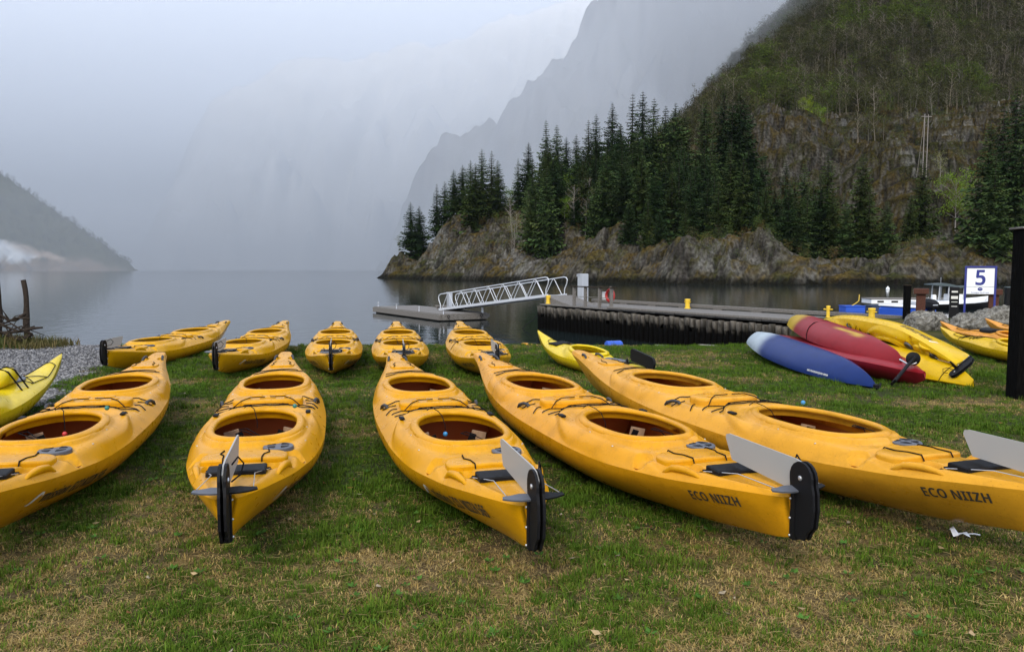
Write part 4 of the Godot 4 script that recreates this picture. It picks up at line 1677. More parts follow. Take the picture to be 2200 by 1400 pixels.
func woods() -> void:
	var sp := []
	for k in 9:
		var a := spruce(100 + k, [4.2, 3.5, 5.0, 3.8, 4.6, 3.3, 5.4, 4.4, 3.9][k], [40, 34, 46, 36, 44, 32, 48, 38, 42][k], [.04, .12, .03, .22, .06, .1, .03, .16, .05][k])
		sp.append([a[0].done(), a[1].done(true)])
	# picture column, row of the tip, metres away: along the skyline, then in front of it
	var skyline := [[884, 434, 302], [902, 442, 300], [940, 396, 296], [957, 391, 300], [976, 366, 290], [995, 356, 292], [1012, 346, 288], [1022, 352, 280], [1036, 323, 286], [1057, 326, 284], [1070, 346, 288], [1113, 342, 284], [1135, 309, 282], [1172, 262, 278], [1195, 272, 276], [1215, 298, 280], [1236, 292, 270], [1262, 262, 270], [1278, 250, 272], [1312, 227, 262], [1355, 206, 262], [1376, 202, 260], [1400, 216, 258], [1425, 232, 262], [1446, 226, 255], [1466, 238, 258], [1508, 216, 246], [1548, 199, 240], [1566, 222, 236], [1583, 198, 238], [1602, 246, 242]]
	var n := 0
	var words := ["first", "second", "third", "fourth", "fifth", "sixth", "seventh", "eighth", "ninth", "tenth", "eleventh", "twelfth", "thirteenth", "fourteenth", "fifteenth", "sixteenth", "seventeenth", "eighteenth", "nineteenth", "twentieth"]
	for q in skyline:
		var far: bool = n < 11
		var lab: String = ("dark spruce on the outer cluster of the headland, %s from the tip" % words[n]) if far else ("dark spruce on the headland skyline, %s to the right of the gap in the trees" % words[n - 11])
		one_spruce(sp, q, lab, "spruces along the headland skyline")
		n += 1
	var front := [[1376, 335, 212], [1300, 318, 222], [1250, 345, 236], [1205, 380, 240], [1480, 372, 208], [1540, 392, 203], [1430, 318, 226], [1165, 372, 250], [1333, 296, 236], [1632, 330, 210], [1682, 346, 204], [1722, 352, 199], [1772, 326, 196], [1846, 326, 189], [1702, 372, 196], [1742, 380, 193], [1508, 320, 222], [1455, 350, 216], [1405, 372, 206], [1592, 340, 212], [1565, 300, 222], [1525, 300, 228], [1348, 350, 228], [1280, 372, 230], [1660, 400, 200], [1626, 410, 202], [1785, 420, 188], [1812, 430, 186], [1640, 400, 193], [1690, 390, 190], [1730, 400, 189], [1757, 372, 190], [1862, 400, 184], [1900, 430, 184], [1390, 420, 198], [1350, 430, 204], [1470, 440, 196], [1415, 455, 194]]
	for q in front:
		one_spruce(sp, q, "dark spruce in the wood's front row, %s" % over(q[0]), "spruces in the front of the headland wood")
	var rf := RandomNumberGenerator.new()
	rf.seed = 31
	for k in 56:
		var px := rf.randf_range(1120.0, 1615.0)
		var sky := curve([1100, 345, 1135, 315, 1172, 268, 1240, 285, 1312, 232, 1376, 206, 1446, 230, 1508, 222, 1583, 202, 1620, 260], px)
		var far := rf.randf_range(206.0 + maxf(0.0, 1350.0 - px) * 0.10, 262.0)
		one_spruce(sp, [px, sky + 22.0 + rf.randf() * 50.0 + (262.0 - far) * 2.0, far], "dark spruce deep in the wood, %s" % over(px), "spruces in the thick of the headland wood")
	for q in [[2112, 262, 182, "tall dark spruce beyond the sign, first of the dense clump"], [2140, 222, 180, "tall dark spruce beyond the sign, second of the dense clump"], [2166, 190, 184, "very tall dark spruce at the right end of the dense clump"], [2188, 214, 178, "tall dark spruce cut by the picture's right border above the dark post"], [2128, 330, 174, "lower dark spruce in front of the dense clump beyond the sign"], [1974, 346, 205, "lone dark spruce standing on the mossy ledges below the power pole"], [1950, 420, 196, "small spruce at the foot of the mossy ledges"], [1974, 64, 372, "lone dark spruce high among the bare birches on the slope"]]:
		one_spruce(sp, q, q[3], "")
	# broad-leaved trees in fresh leaf
	var green := broadleaf(301, 12.0, 3.1, 2400, 0.36, Color(0.105, 0.165, 0.018), 0.18, 14)
	var gm := [green[0].done(), green[1].done(true)]
	var pale := broadleaf(302, 12.0, 2.4, 600, 0.3, Color(0.11, 0.13, 0.055), 0.25, 12)
	var pm := [pale[0].done(), pale[1].done(true)]
	var bare := broadleaf(303, 12.0, 2.0, 120, 0.25, Color(0.08, 0.075, 0.04), 0.4, 12)
	var bm := [bare[0].done(), bare[1].done(true)]
	for q in [[1216, 342, 262, 13.0, gm, "bright green leafy tree amid the dark spruces of the headland"], [1098, 344, 288, 10.0, gm, "light green bush at the gap in the headland skyline"], [2046, 262, 214, 15.0, gm, "light green birch beside the power pole"], [858, 486, 302, 7.0, pm, "small pale green tree on the very tip of the headland"], [912, 414, 306, 10.0, pm, "pale leafy tree behind the first spruces of the headland"], [1212, 440, 236, 8.0, gm, "light green shrub under the spruces on the headland"], [1150, 388, 244, 12.0, bm, "bare leaning birch above the cliff"], [1232, 360, 232, 14.0, bm, "bare birch in front of the dark spruces"], [1290, 352, 226, 15.0, bm, "bare reddish birch between the dark spruces"], [1256, 392, 228, 13.0, bm, "thin bare birch on the rim of the cliff"], [1100, 402, 262, 9.0, bm, "bare birch left of the leaning one above the cliff"], [1120, 412, 256, 9.0, pm, "thin leafing birch over the brown cliff"], [1176, 402, 244, 11.0, pm, "leafing birch right of the leaning bare one"], [1600, 430, 202, 8.0, pm, "leafing bush under the tall spruces by the rock dome"], [1752, 262, 268, 9.0, gm, "green bush above the grey rock knob"], [1722, 266, 274, 8.0, gm, "second green bush above the grey rock knob"], [2010, 352, 226, 8.0, pm, "pale bush right below the power pole"]]:
		var far: float = q[2] * UNIT
		var x: float = (q[0] - 1100.0) / 1650.0 * far
		plant("birch_tree", q[4], M.birch_bark, x, -far, q[3] * UNIT, 12.0, 1.0, q[5], "birch tree", "")
	for k in 34:
		var px := rf.randf_range(1086.0, 1345.0)
		var far := rf.randf_range(236.0, 262.0) - maxf(0.0, px - 1200.0) * 0.10
		var x := (px - 1100.0) / 1650.0 * far * UNIT
		plant("birch_tree", [bm, pm, bm][k % 3], M.birch_bark, x, -far * UNIT, rf.randf_range(6.0, 11.0), 12.0, 1.0, "%s birch on the cliff top, %s" % [["leafless grey-brown", "thinly leafing", "bare upright"][k % 3], over(px)], "birch tree", "bare birches along the cliff top")
	# low scrub on the rocks
	var scrub := broadleaf(310, 2.2, 1.0, 90, 0.22, Color(0.075, 0.07, 0.03), 0.1, 7)
	var sc_mesh := joined(scrub, Color(0.05, 0.04, 0.03))
	var where := []
	var cols := []
	var r := RandomNumberGenerator.new()
	r.seed = 9
	for k in 7000:
		var x := r.randf_range(-38.0, 133.0)
		var z := r.randf_range(-258.0, -125.0)
		var d := inland(x / UNIT, z / UNIT)
		if d < 5.0 or n_big.get_noise_2d(x * 3.0, z * 3.0) < -0.08 + 0.3 * r.randf():
			continue
		var s := r.randf_range(0.4, 1.1)
		where.append(Transform3D(Basis(Vector3.UP, r.randf() * TAU).scaled(Vector3(s, s, s)), Vector3(x, ground_y(x, z), z)))
		cols.append(Color(r.randf_range(.6, 1.3), r.randf_range(.7, 1.3), r.randf_range(.5, 1.0)))
	scatter("undergrowth", sc_mesh, M.leaf, where, cols)
	# the leafless wood on the slope
	var kinds := [joined(broadleaf(321, 11.0, 2.7, 300, 0.55, Color(0.042, 0.046, 0.016), 0.25, 11), Color(0.09, 0.08, 0.068)), joined(broadleaf(322, 10.0, 3.0, 340, 0.6, Color(0.058, 0.082, 0.016), 0.2, 11), Color(0.08, 0.07, 0.055)), joined(broadleaf(323, 12.5, 2.0, 130, 0.5, Color(0.045, 0.043, 0.022), 0.4, 10), Color(0.17, 0.152, 0.135))]
	var wh := [[], [], []]
	var cl := [[], [], []]
	for k in 26000:
		var z := r.randf_range(-500.0, -204.0)
		var x := r.randf_range(16.0, 343.0)
		if x > -z * 0.72 + 20.0 or x < -z * 0.10:
			continue
		var y := ground_y(x, z)
		if y < 16.0:
			continue
		if z > -234.0 and (x < 55.0 or n_big.get_noise_2d(x, z) < 0.1 or r.randf() < 0.7):
			continue
		var g := n_big.get_noise_2d(x * 1.6, z * 1.6) + 0.005 * (y - 86.0)
		var t := 1 if g + r.randf_range(-.35, .35) > 0.25 else (2 if r.randf() < 0.45 else 0)
		var s := r.randf_range(0.5, 0.95)
		wh[t].append(Transform3D(Basis(Vector3.UP, r.randf() * TAU).scaled(Vector3(s, s * r.randf_range(.85, 1.15), s)), Vector3(x, y - 0.5, z)))
		var b := r.randf_range(0.65, 1.3)
		cl[t].append(Color(b, b * r.randf_range(.95, 1.05), b * r.randf_range(.8, 1.0)))
	for t in 3:
		scatter("hillside_wood", kinds[t], M.leaf, wh[t], cl[t])
	# the wood on the far shore at the left
	wh = []
	cl = []
	var far := joined(broadleaf(331, 9.0, 2.6, 120, 0.9, Color(0.05, 0.058, 0.03), 0.1, 9), Color(0.05, 0.045, 0.04))
	var ridge: MeshInstance3D = get_node("mountain_002")
	var ar: Array = ridge.mesh.surface_get_arrays(0)
	for q in ar[Mesh.ARRAY_VERTEX]:
		var c := left_color(q.x, q.y, q.z, 0.6)
		if q.y < 8.0 or q.x < -1100.0 or c.r > 0.066 or r.randf() < 0.7:
			continue
		var s := r.randf_range(0.5, 1.2)
		wh.append(Transform3D(Basis(Vector3.UP, r.randf() * TAU).scaled(Vector3(s, s, s)), q + Vector3(r.randf_range(-3, 3), -0.6, r.randf_range(-3, 3))))
		cl.append(Color.WHITE * r.randf_range(.7, 1.3))
	scatter("far_wood", far, M.leaf, wh, cl)


func over(px: float) -> String:    # what lies below that place on the near side of the water
	if px < 1180.0:
		return "over the gangway's upper half"
	if px < 1250.0:
		return "over the ramp and steel post"
	if px < 1320.0:
		return "over the pier railing and life ring"
	if px < 1400.0:
		return "over the outer third of the pier"
	if px < 1480.0:
		return "over the yellow bollard at mid-pier"
	if px < 1560.0:
		return "left of the grey rock dome"
	if px < 1640.0:
		return "behind the grey rock dome"
	if px < 1740.0:
		return "on the bench right of the rock dome"
	return "on the bench beyond the floats"


func one_spruce(sp: Array, q: Array, label: String, group: String) -> void:
	var far: float = q[2] * UNIT
	var x: float = (q[0] - 1100.0) / 1650.0 * far
	var z := -far
	var top: float = (577.0 - q[1]) / 1650.0 * far + LAWN_CAMERA
	var tall := maxf(top - ground_y(x, z), 5.0)
	var k := rng.randi() % 9
	var fat := clampf(1.0 * 20.0 / tall, 0.92, 1.12)
	plant("spruce_tree", sp[k], M.bark, x, z, tall, 20.0, fat, label, "spruce", group)


# ================================================================ by the water
func pier_and_pontoon() -> void:
	# pier: local x runs from its outer end to the land, local -z across its deck to the far side, y = 0 on the deck
	var turn := -atan2(.857, .515)
	var dy := -.21
	var o := thing("pier", "long wooden pier on a wall of dark piles, from the lawn out to the gangway", "pier", Vector3(1.3, dy, -36.0), turn)
	var ln := 16.6
	var wd := 3.2
	var m := Mb.new()
	m.bx(ln / 2, -1.65, -wd / 2, ln - .1, 3.0, wd - .1)
	part(o, "core", m.done(), M.black_wood)
	var piles := []
	for k in 4:
		var r := RandomNumberGenerator.new()
		r.seed = 60 + k
		m = Mb.new()
		var n := 10
		var ys := [-.10, -.12, -.24 - .1 * k, -.40, -.56, -.75, -1.1, -3.0]
		var first := 0
		for i in ys.size():
			for j in n:
				var a := TAU * j / n
				var rr := .118 * (0.8 if i == 0 else 1.0) * (1.0 + .06 * r.randf_range(-1, 1))
				var pale := clampf(1.0 - (-.20 - ys[i] - .10 * r.randf_range(-1, 1)) * 4.5, 0.0, 1.0)
				m.col = Color(.006, .006, .005).lerp(Color(.24, .225, .20) * r.randf_range(.6, 1.1), pale * (0.5 if r.randf() < .3 else 1.0))
				m.p(Vector3(cos(a) * rr, ys[i], -sin(a) * rr))
		for i in ys.size() - 1:
			for j in n:
				var a := first + i * n + j
				var b := first + i * n + (j + 1) % n
				m.t(a, a + n, b + n)
				m.t(a, b + n, b)
		for j in range(1, n - 1):
			m.t(0, j, j + 1)
		piles.append(m.done(true))
	for k in 61:
		var q := part(o, "pile", piles[(k * 7 + k / 3) % 4], M.pile)
		q.position = Vector3(.12 + k * .27, (k * 37 % 11) * -.006, .06)
		q.rotation.y = k * 1.7
	for k in 11:
		var q := part(o, "pile", piles[(k * 5) % 4], M.pile)
		q.position = Vector3(-.04, (k * 31 % 7) * -.008, -.28 - k * .28)
		q.rotation.y = k * 2.1
	m = Mb.new()
	m.bx(0, -.025, -wd / 2, .138, .05, wd + .04, .004)
	var pl := m.done()
	for k in 115:
		var q := part(o, "plank", pl, M.plank)
		q.position = Vector3(.07 + k * .1445, (k * 13 % 5) * .0012, ((k * 29) % 7 - 3) * .006)
	for z in [.02, -wd + .12]:
		m = Mb.new()
		m.bx(ln / 2 + (.0 if z < 0 else 2.6), .115 if z < 0 else .05, z, ln if z < 0 else ln - 5.2, .13 if z < 0 else .09, .14, .01)
		part(o, "edge_beam", m.done(), M.grey_wood)
	for k in 9:
		m = Mb.new()
		m.bx(.5 + k * 1.95, .025, -wd + .12, .5, .05, .14)
		part(o, "block", m.done(), M.grey_wood)
	# ramp up to the gangway
	m = Mb.new()
	for k in 13:
		m.box(Transform3D(Basis(Vector3.FORWARD, .20), Vector3(.12 + k * .145, .35 - k * .0295, -1.05)), Vector3(.138, .04, 1.5), .004)
	var rp := thing("ramp", "short ramp of grey planks from the gangway down to the pier deck", "ramp", Vector3(1.3, dy, -36.0), turn)
	for k in 13:
		m = Mb.new()
		m.box(Transform3D(Basis(Vector3.FORWARD, .20), Vector3(.12 + k * .145, .35 - k * .0295, -1.05)), Vector3(.138, .04, 1.5), .004)
		part(rp, "plank", m.done(), M.plank)
	for z in [-.32, -1.78]:
		m = Mb.new()
		m.prism(PackedVector2Array([Vector2(-.02, .004), Vector2(1.95, .004), Vector2(1.95, .03), Vector2(-.02, .33)]), Transform3D(Basis(), Vector3(0, 0, z)), .05)
		part(rp, "side_board", m.done(), M.grey_wood)
	# railing
	var ra := thing("wooden_railing", "grey wooden railing with a dark top board on the pier", "railing", Vector3(1.3, dy, -36.0), turn)
	for l in [2.46, 3.3, 4.3, 5.1]:
		m = Mb.new()
		m.bx(l, .42, -.22, .11, .84, .11, .008)
		part(ra, "post", m.done(), M.grey_wood)
	m = Mb.new()
	m.bx(3.78, .86, -.22, 3.0, .045, .2, .008)
	part(ra, "top_board", m.done(), M.dark_wood)
	m = Mb.new()
	m.bx(3.78, .42, -.25, 2.6, .02, .09)
	part(ra, "mid_board", m.done(), M.grey_wood)
	# guide post
	var gp := thing("steel_post", "square pale grey steel post standing beside the ramp on the pier", "post", Vector3(1.3, dy, -36.0), turn)
	m = Mb.new()
	m.bx(.75, .70, -1.95, .36, 1.4, .36, .02)
	part(gp, "shaft", m.done(), M.galvanised)
	m = Mb.new()
	m.bx(.62, 1.33, -1.92, .26, .12, .3, .01)
	part(gp, "side_cap", m.done(), M.galvanised)  # plain metal cap jutting from the shaft, no lamp
	# bollards
	var bl := 0
	for q in [[6.9, -2.75, "yellow bollard at the middle of the pier's far edge"], [15.3, -2.55, "yellow bollard with a cross pin, at the landward end of the pier"], [13.6, -2.7, "small yellow mooring tee on the pier beside the overturned kayaks"], [.35, -.25, "yellow bollard at the outer corner of the pier below the gangway"]]:
		var b := thing("bollard", q[2], "bollard", o.transform * Vector3(q[0], 0.0, q[1]), turn, "yellow bollards on the pier")
		m = Mb.new()
		var sl := .5 if bl == 2 else .85
		m.lathe(Transform3D(), [Vector2(.16 * sl, 0), Vector2(.16 * sl, .03), Vector2(.115 * sl, .05), Vector2(.11 * sl, .32), Vector2(.135 * sl, .35), Vector2(.13 * sl, .40), Vector2(.001, .41)], 14)
		part(b, "body", m.done(), M.yellow_paint)
		m = Mb.new()
		m.tube([Vector3(-.17, .28, 0), Vector3(.17, .28, 0)], .024, 8)
		part(b, "pin", m.done(), M.yellow_paint)
		bl += 1
	# life ring in its holder
	var lr := thing("life_ring", "red life ring hanging by a white box at the pier railing", "life ring", o.transform * Vector3(4.75, 0.0, -.42), turn)
	m = Mb.new()
	var ring := []
	for k in 18:
		ring.append(Vector3(cos(TAU * k / 18) * .24, .52 + sin(TAU * k / 18) * .24, 0))
	m.tube(ring, .06, 8, true)
	part(lr, "ring", m.done(), M.red_paint)
	m = Mb.new()
	m.bx(-.40, .50, 0, .16, .34, .12, .01)
	part(lr, "box", m.done(), M.white_paint)
	m = Mb.new()
	m.bx(-.1, .45, -.1, .06, .9, .06)
	part(lr, "stake", m.done(), M.grey_wood)
	# chain from the pier's corner into the water
	var ch := thing("mooring_chain", "dark chain running from the pier's outer corner down into the water", "chain", Vector3(1.2, -.75, -36.0))
	m = Mb.new()
	m.tube([Vector3(0, 0, .05), Vector3(-.25, -.25, .05), Vector3(-.55, -.45, .1), Vector3(-.75, -.66, .1), Vector3(-.9, -.95, .1)], .022, 6)
	part(ch, "links", m.done(), M.black)

	# floating dock: local x from its far end (negative) to the near corner, -z across
	var pt := thing("floating_dock", "low floating dock with pale deck boards out on the water", "floating dock", Vector3(-3.83, -.97, -40.8), turn)
	var pl2 := 9.7
	for k in 66:
		m = Mb.new()
		m.bx(-.075 - k * .147, -.02, -1.45, .141, .04, 2.86, .004)
		part(pt, "plank", m.done(), M.plank)
	m = Mb.new()
	m.bx(-pl2 / 2, -.19, .03, pl2 + .1, .30, .12, .01)
	m.bx(-pl2 / 2, -.16, -2.93, pl2 + .1, .20, .12, .01)
	part(pt, "side_beam", m.done(), M.grey_wood)
	m = Mb.new()
	m.bx(.03, -.19, -1.45, .12, .32, 2.82, .01)
	part(pt, "end_beam", m.done(), M.grey_wood)
	m = Mb.new()
	m.bx(-pl2 - .06, -.17, -1.45, .12, .30, 2.82, .01)
	part(pt, "end_beam", m.done(), M.grey_wood)
	m = Mb.new()
	m.bx(-pl2 / 2, -.36, -1.45, pl2 - .2, .5, 2.75)
	part(pt, "float", m.done(), M.dark_wood)
	for q in [[.0, -.2], [.0, -2.6], [-2.9, -.08], [-6.2, -.08], [-9.2, -.08], [-.3, -2.7]]:
		m = Mb.new()
		m.lathe(Transform3D(Basis(), Vector3(q[0], .0, q[1])), [Vector2(.05, -.05), Vector2(.03, .02), Vector2(.025, .24), Vector2(.05, .27), Vector2(.001, .29)], 8)
		part(pt, "cleat", m.done(), M.steel)
	for z in [-.45, -2.45]:
		m = Mb.new()
		var eye := []
		for k in 10:
			eye.append(Vector3(.11, -.15 + sin(TAU * k / 10) * .07, z + cos(TAU * k / 10) * .07))
		m.tube(eye, .014, 6, true)
		m.tube([Vector3(.12, -.2, z), Vector3(.13, -.4, z - .03), Vector3(.12, -.9, z - .06)], .014, 5)
		part(pt, "mooring_eye", m.done(), M.black)
	var st := thing("steel_post", "grey steel beam standing upright on the floating dock", "post", pt.transform * Vector3(-3.6, 0.0, -2.35), turn)
	m = Mb.new()
	m.bx(0, .5, 0, .05, 1.0, .24, .005)
	m.bx(-.12, .5, 0, .03, 1.0, .24, .005)
	m.bx(.12, .5, 0, .03, 1.0, .24, .005)
	part(st, "beam", m.done(), M.galvanised)
	m = Mb.new()
	m.bx(0, 1.01, 0, .3, .03, .3, .005)
	part(st, "cap_plate", m.done(), M.galvanised)
	var bn := thing("dock_pallet", "low wooden frame of beams lying on the floating dock behind the steel post", "pallet", pt.transform * Vector3(-4.3, 0.0, -2.55), turn)
	for q in [[0, .16, .22, 2.3, .07, .12], [0, .16, -.22, 2.3, .07, .12], [-.9, .06, 0, .12, .12, .56], [.9, .06, 0, .12, .12, .56]]:
		m = Mb.new()
		m.bx(q[0], q[1], q[2], q[3], q[4], q[5], .006)
		part(bn, "beam", m.done(), M.grey_wood)
	var co := thing("rope_coil", "dark heap of chain and rope at the foot of the steel post on the dock", "rope", pt.transform * Vector3(-2.95, 0.0, -2.25))
	m = Mb.new()
	var coil := []
	for k in 40:
		coil.append(Vector3(cos(k * .9) * (.12 + .1 * sin(k * .37)) + k * .012, .03 + .03 * absf(sin(k * .5)), sin(k * .9) * (.14 + .08 * cos(k * .3))))
	m.tube(coil, .022, 5)
	part(co, "coil", m.done(), M.black)

	# gangway between them
	var g := thing("gangway", "white metal gangway with zigzag rails between floating dock and pier", "gangway", Vector3(-4.23, -.93, -44.5), 0.0)
	var b1 := Vector3.ZERO
	var a1 := Vector3(1.69, .17, -36.23) - g.position
	var fw := (a1 - b1).normalized()
	var across := Vector3(-fw.z, 0, fw.x).normalized() * -1.14     # towards the far side
	if across.z > 0:
		across = -across
	var len := b1.distance_to(a1)
	for sd in 2:
		var off := across * float(sd)
		m = Mb.new()
		m.bar(b1 + off, a1 + off, .07, .14, .006)
		part(g, "bottom_beam", m.done(), M.aluminium)
		var rail := []
		var up := Vector3.UP
		for q in [[.16, .0], [.14, .3], [-.02, .55], [-.06, .74], [.03, .84], [.2, .88]]:
			rail.append(b1 + off + fw * q[0] + up * q[1])
		for q in [[-.2, .88], [-.03, .84], [.06, .74], [.02, .55], [-.14, .3], [-.16, .0]]:
			rail.append(a1 + off + fw * q[0] + up * q[1])
		m = Mb.new()
		m.tube(rail, .026, 8)
		part(g, "handrail", m.done(), M.aluminium)
		var nb := 7
		for k in nb:
			var l0 := .35 + (len - .7) * k / nb
			var l1 := .35 + (len - .7) * (k + 1) / nb
			var mid := lerpf(l0, l1, .5)
			m = Mb.new()
			m.tube([b1 + off + fw * l0 + up * .04, b1 + off + fw * (mid - .1) + up * .78, b1 + off + fw * (mid - .02) + up * .855, b1 + off + fw * (mid + .06) + up * .855, b1 + off + fw * (mid + .14) + up * .78, b1 + off + fw * l1 + up * .04], .019, 6)
			part(g, "brace", m.done(), M.aluminium)
	m = Mb.new()
	m.bar(b1 + across * .5, a1 + across * .5, 1.06, .05)
	part(g, "walkway", m.done(), M.galvanised)
	m = Mb.new()
	m.bar(b1 + across * .5 - fw * .9 + Vector3(0, -.02, 0), b1 + across * .5, 1.0, .025)
	part(g, "landing_flap", m.done(), M.black)


func boulder(called: String, label: String, at: Vector3, r: Vector3, sd: int, turn: float) -> void:
	var m := Mb.new()
	var n := noise(sd, 0.9, 4, FastNoiseLite.TYPE_SIMPLEX_SMOOTH, FastNoiseLite.FRACTAL_RIDGED)
	var cell := noise(sd + 9, 0.6, 1, FastNoiseLite.TYPE_CELLULAR)
	var nu := 40
	var nv := 64
	for i in nu + 1:
		var a := PI * i / nu - PI / 2
		for j in nv:
			var b := TAU * j / nv
			var d := Vector3(cos(a) * cos(b), sin(a), -cos(a) * sin(b))
			var sq := pow(pow(absf(d.x), 3.0) + pow(absf(d.y), 3.0) + pow(absf(d.z), 3.0), -1.0 / 3.0)
			var q := d * sq
			var k := 1.0 + 0.20 * n.get_noise_3dv(q * 1.1) + 0.22 * cell.get_noise_3dv(q * 1.6) + .04 * n.get_noise_3dv(q * 6.0)
			var g := clampf(.5 + .8 * n.get_noise_3dv(q * 2.0 + Vector3(5, 5, 5)), 0, 1)
			m.col = Color(.16, .155, .145).lerp(Color(.36, .35, .33), g)
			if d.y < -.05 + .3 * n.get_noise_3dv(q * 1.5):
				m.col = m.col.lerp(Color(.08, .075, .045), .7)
			m.p(q * k * r)
	for i in nu:
		for j in nv:
			var a := i * nv + j
			var b := i * nv + (j + 1) % nv
			m.t(a, b, b + nv)
			m.t(a, b + nv, a + nv)
	var o := solo(called, m.done(true), M.boulder)
	tag(o, label, "rock")
	o.position = at
	o.rotation = Vector3(.12, turn, .1)


func shore_things() -> void:
	boulder("boulder", "grey boulder with a dark hollow under it, leftmost of the three rocks", Vector3(10.40, -.05, -19.2), Vector3(.52, .42, .4), 5, .2)
	boulder("boulder", "grey boulder with a grassy foot, middle one of the three rocks", Vector3(11.25, -.10, -18.8), Vector3(.56, .42, .42), 8, .9)
	boulder("boulder", "pale streaked slab of rock next to the dark post, rightmost of the three", Vector3(12.35, -.02, -19.2), Vector3(.72, .50, .5), 14, -.3)
	# the number sign
	var s := thing("dock_sign", "white sign with a big blue 5 in a blue frame on two legs", "sign", Vector3(12.80, -.1, -21.0), -.42)
	s.scale = Vector3(.88, 1.0, 1.0)
	var m := Mb.new()
	for x in [-.40, .40]:
		var leg := Mb.new()
		leg.bx(x, .80, 0, .055, 1.6, .055, .006)
		part(s, "leg", leg.done(), M.blue_paint)
	m.bx(0, 1.575, 0, .86, .05, .06, .006)
	part(s, "top_bar", m.done(), M.blue_paint)
	m = Mb.new()
	m.bx(0, 1.29, .005, .74, .50, .02, .004)
	part(s, "number_board", m.done(), M.white_paint)
	m = Mb.new()
	m.bx(0, .935, .005, .74, .195, .02, .004)
	part(s, "name_board", m.done(), M.white_paint)
	part(s, "numeral", flat_text("5", .42, true, Vector3(0, 1.29, .019)), M.blue_paint)
	part(s, "lettering", flat_text("Norwegian Fjord Travel", .046, false, Vector3(0, .875, .019)), M.blue_paint)
	m = Mb.new()
	m.lathe(Transform3D(Basis(Vector3.RIGHT, PI / 2) * Basis().scaled(Vector3(1.5, 1, 1)), Vector3(0, .975, .016)), [Vector2(.045, 0), Vector2(.045, .004), Vector2(.001, .004)], 20)
	part(s, "emblem", m.done(), M.blue_paint)
	m = Mb.new()
	m.tube([Vector3(-.03, .965, .022), Vector3(-.005, .985, .022), Vector3(.01, .968, .022), Vector3(.035, .988, .022)], .004, 4)
	part(s, "emblem_wave", m.done(), M.white_paint)
	# rusty mooring posts
	for q in [[12.95, -24.3, "rust-brown steel mooring post with a square cap, left of the boat's cabin"], [14.75, -23.5, "rust-brown steel mooring post with a square cap, by the sign's right leg"]]:
		var b := thing("mooring_post", q[2], "mooring post", Vector3(q[0], -.2, q[1]), -.45, "rusty mooring posts")
		m = Mb.new()
		m.bx(0, .92, 0, .42, .17, .40, .01)
		part(b, "cap", m.done(), M.rust)
		m = Mb.new()
		m.bx(0, .42, .10, .26, .84, .03)
		m.bx(0, .42, -.10, .26, .84, .03)
		m.bx(0, .42, 0, .03, .84, .18)
		part(b, "beam", m.done(), M.rust)
	var k := thing("timber_post", "tall black timber post rising behind the rocks left of the rusty mooring post", "post", Vector3(12.05, -.4, -23.4), 0.0)
	m = Mb.new()
	m.bx(0, .66, 0, .16, 1.32, .16, .015)
	part(k, "shaft", m.done(), M.black_wood)
	m = Mb.new()
	m.bx(0, 1.33, 0, .19, .025, .19)
	part(k, "cap", m.done(), M.dark_wood)
	# power pedestal and the dark box by the sign
	var pd := thing("power_pedestal", "slim black pedestal with white labels in front of the boat", "pedestal", Vector3(13.95, -.15, -24.2), -.45)
	m = Mb.new()
	m.bx(0, .50, 0, .26, 1.0, .2, .015)
	part(pd, "body", m.done(), M.black)
	for q in [[.86, .17, .05], [.68, .19, .09], [.54, .17, .02], [.40, .16, .02]]:
		m = Mb.new()
		m.bx(0, q[0], .102, q[1], q[2], .006)
		part(pd, "label_plate", m.done(), M.print_white)
	var bxn := thing("cabinet", "black cabinet with a pale lid beside the right rusty mooring post", "cabinet", Vector3(15.45, -.2, -23.6), -.4)
	m = Mb.new()
	m.bx(0, .52, 0, .46, 1.04, .4, .01)
	part(bxn, "body", m.done(), M.black)
	m = Mb.new()
	m.bx(0, 1.06, 0, .5, .03, .44, .005)
	part(bxn, "lid", m.done(), M.teal_grey)
	boat()
	# floats and the far jetty
	for q in [["float_tank", "bright blue plastic float on the water with a rope tied to it", 22.62, -51.0, 1.25, .36, M.bright_blue], ["float_tank", "dark navy float right of the bright blue one", 24.85, -51.6, 1.75, .36, M.navy]]:
		var f := thing(q[0], q[1], "float", Vector3(q[2], WATER_Y, q[3]))
		m = Mb.new()
		m.bx(0, q[5] * .5 - .08, 0, q[4], q[5] + .1, 1.1, .05)
		part(f, "tank", m.done(), q[6])
		m = Mb.new()
		m.bx(0, q[5] - .02, 0, q[4] + .06, .05, 1.16, .01)
		part(f, "rim", m.done(), q[6])
	var j := thing("floating_jetty", "weathered white jetty with dark slots floating behind the navy float", "floating dock", Vector3(28.9, WATER_Y, -58.0), -.12)
	m = Mb.new()
	m.bx(1.0, .36, 0, 6.0, .34, 2.2, .02)
	part(j, "hull", m.done(), M.white_paint)
	for x in [-1.35, -.35, .65, 1.65]:
		m = Mb.new()
		m.bx(x, .36, 1.101, .46, .13, .02)
		part(j, "slot", m.done(), M.black)
	for z in 12:
		m = Mb.new()
		m.bx(1.0, .56, 1.05 - z * .19, 6.1, .06, .18, .005)
		part(j, "plank", m.done(), M.grey_wood)
	var rope := thing("rope", "yellow rope sagging from the jetty to the bright blue float", "rope", Vector3(22.6, WATER_Y + .35, -51.0))
	m = Mb.new()
	m.tube([Vector3(0, 0, 0), Vector3(.9, .06, -1.5), Vector3(2.0, .18, -3.4), Vector3(3.2, .52, -6.0)], .03, 6)
	part(rope, "strand", m.done(), M.yellow_paint)
	var bu := thing("buoy", "small white buoy afloat in front of the headland", "buoy", Vector3(50.4, WATER_Y, -103.0))
	m = Mb.new()
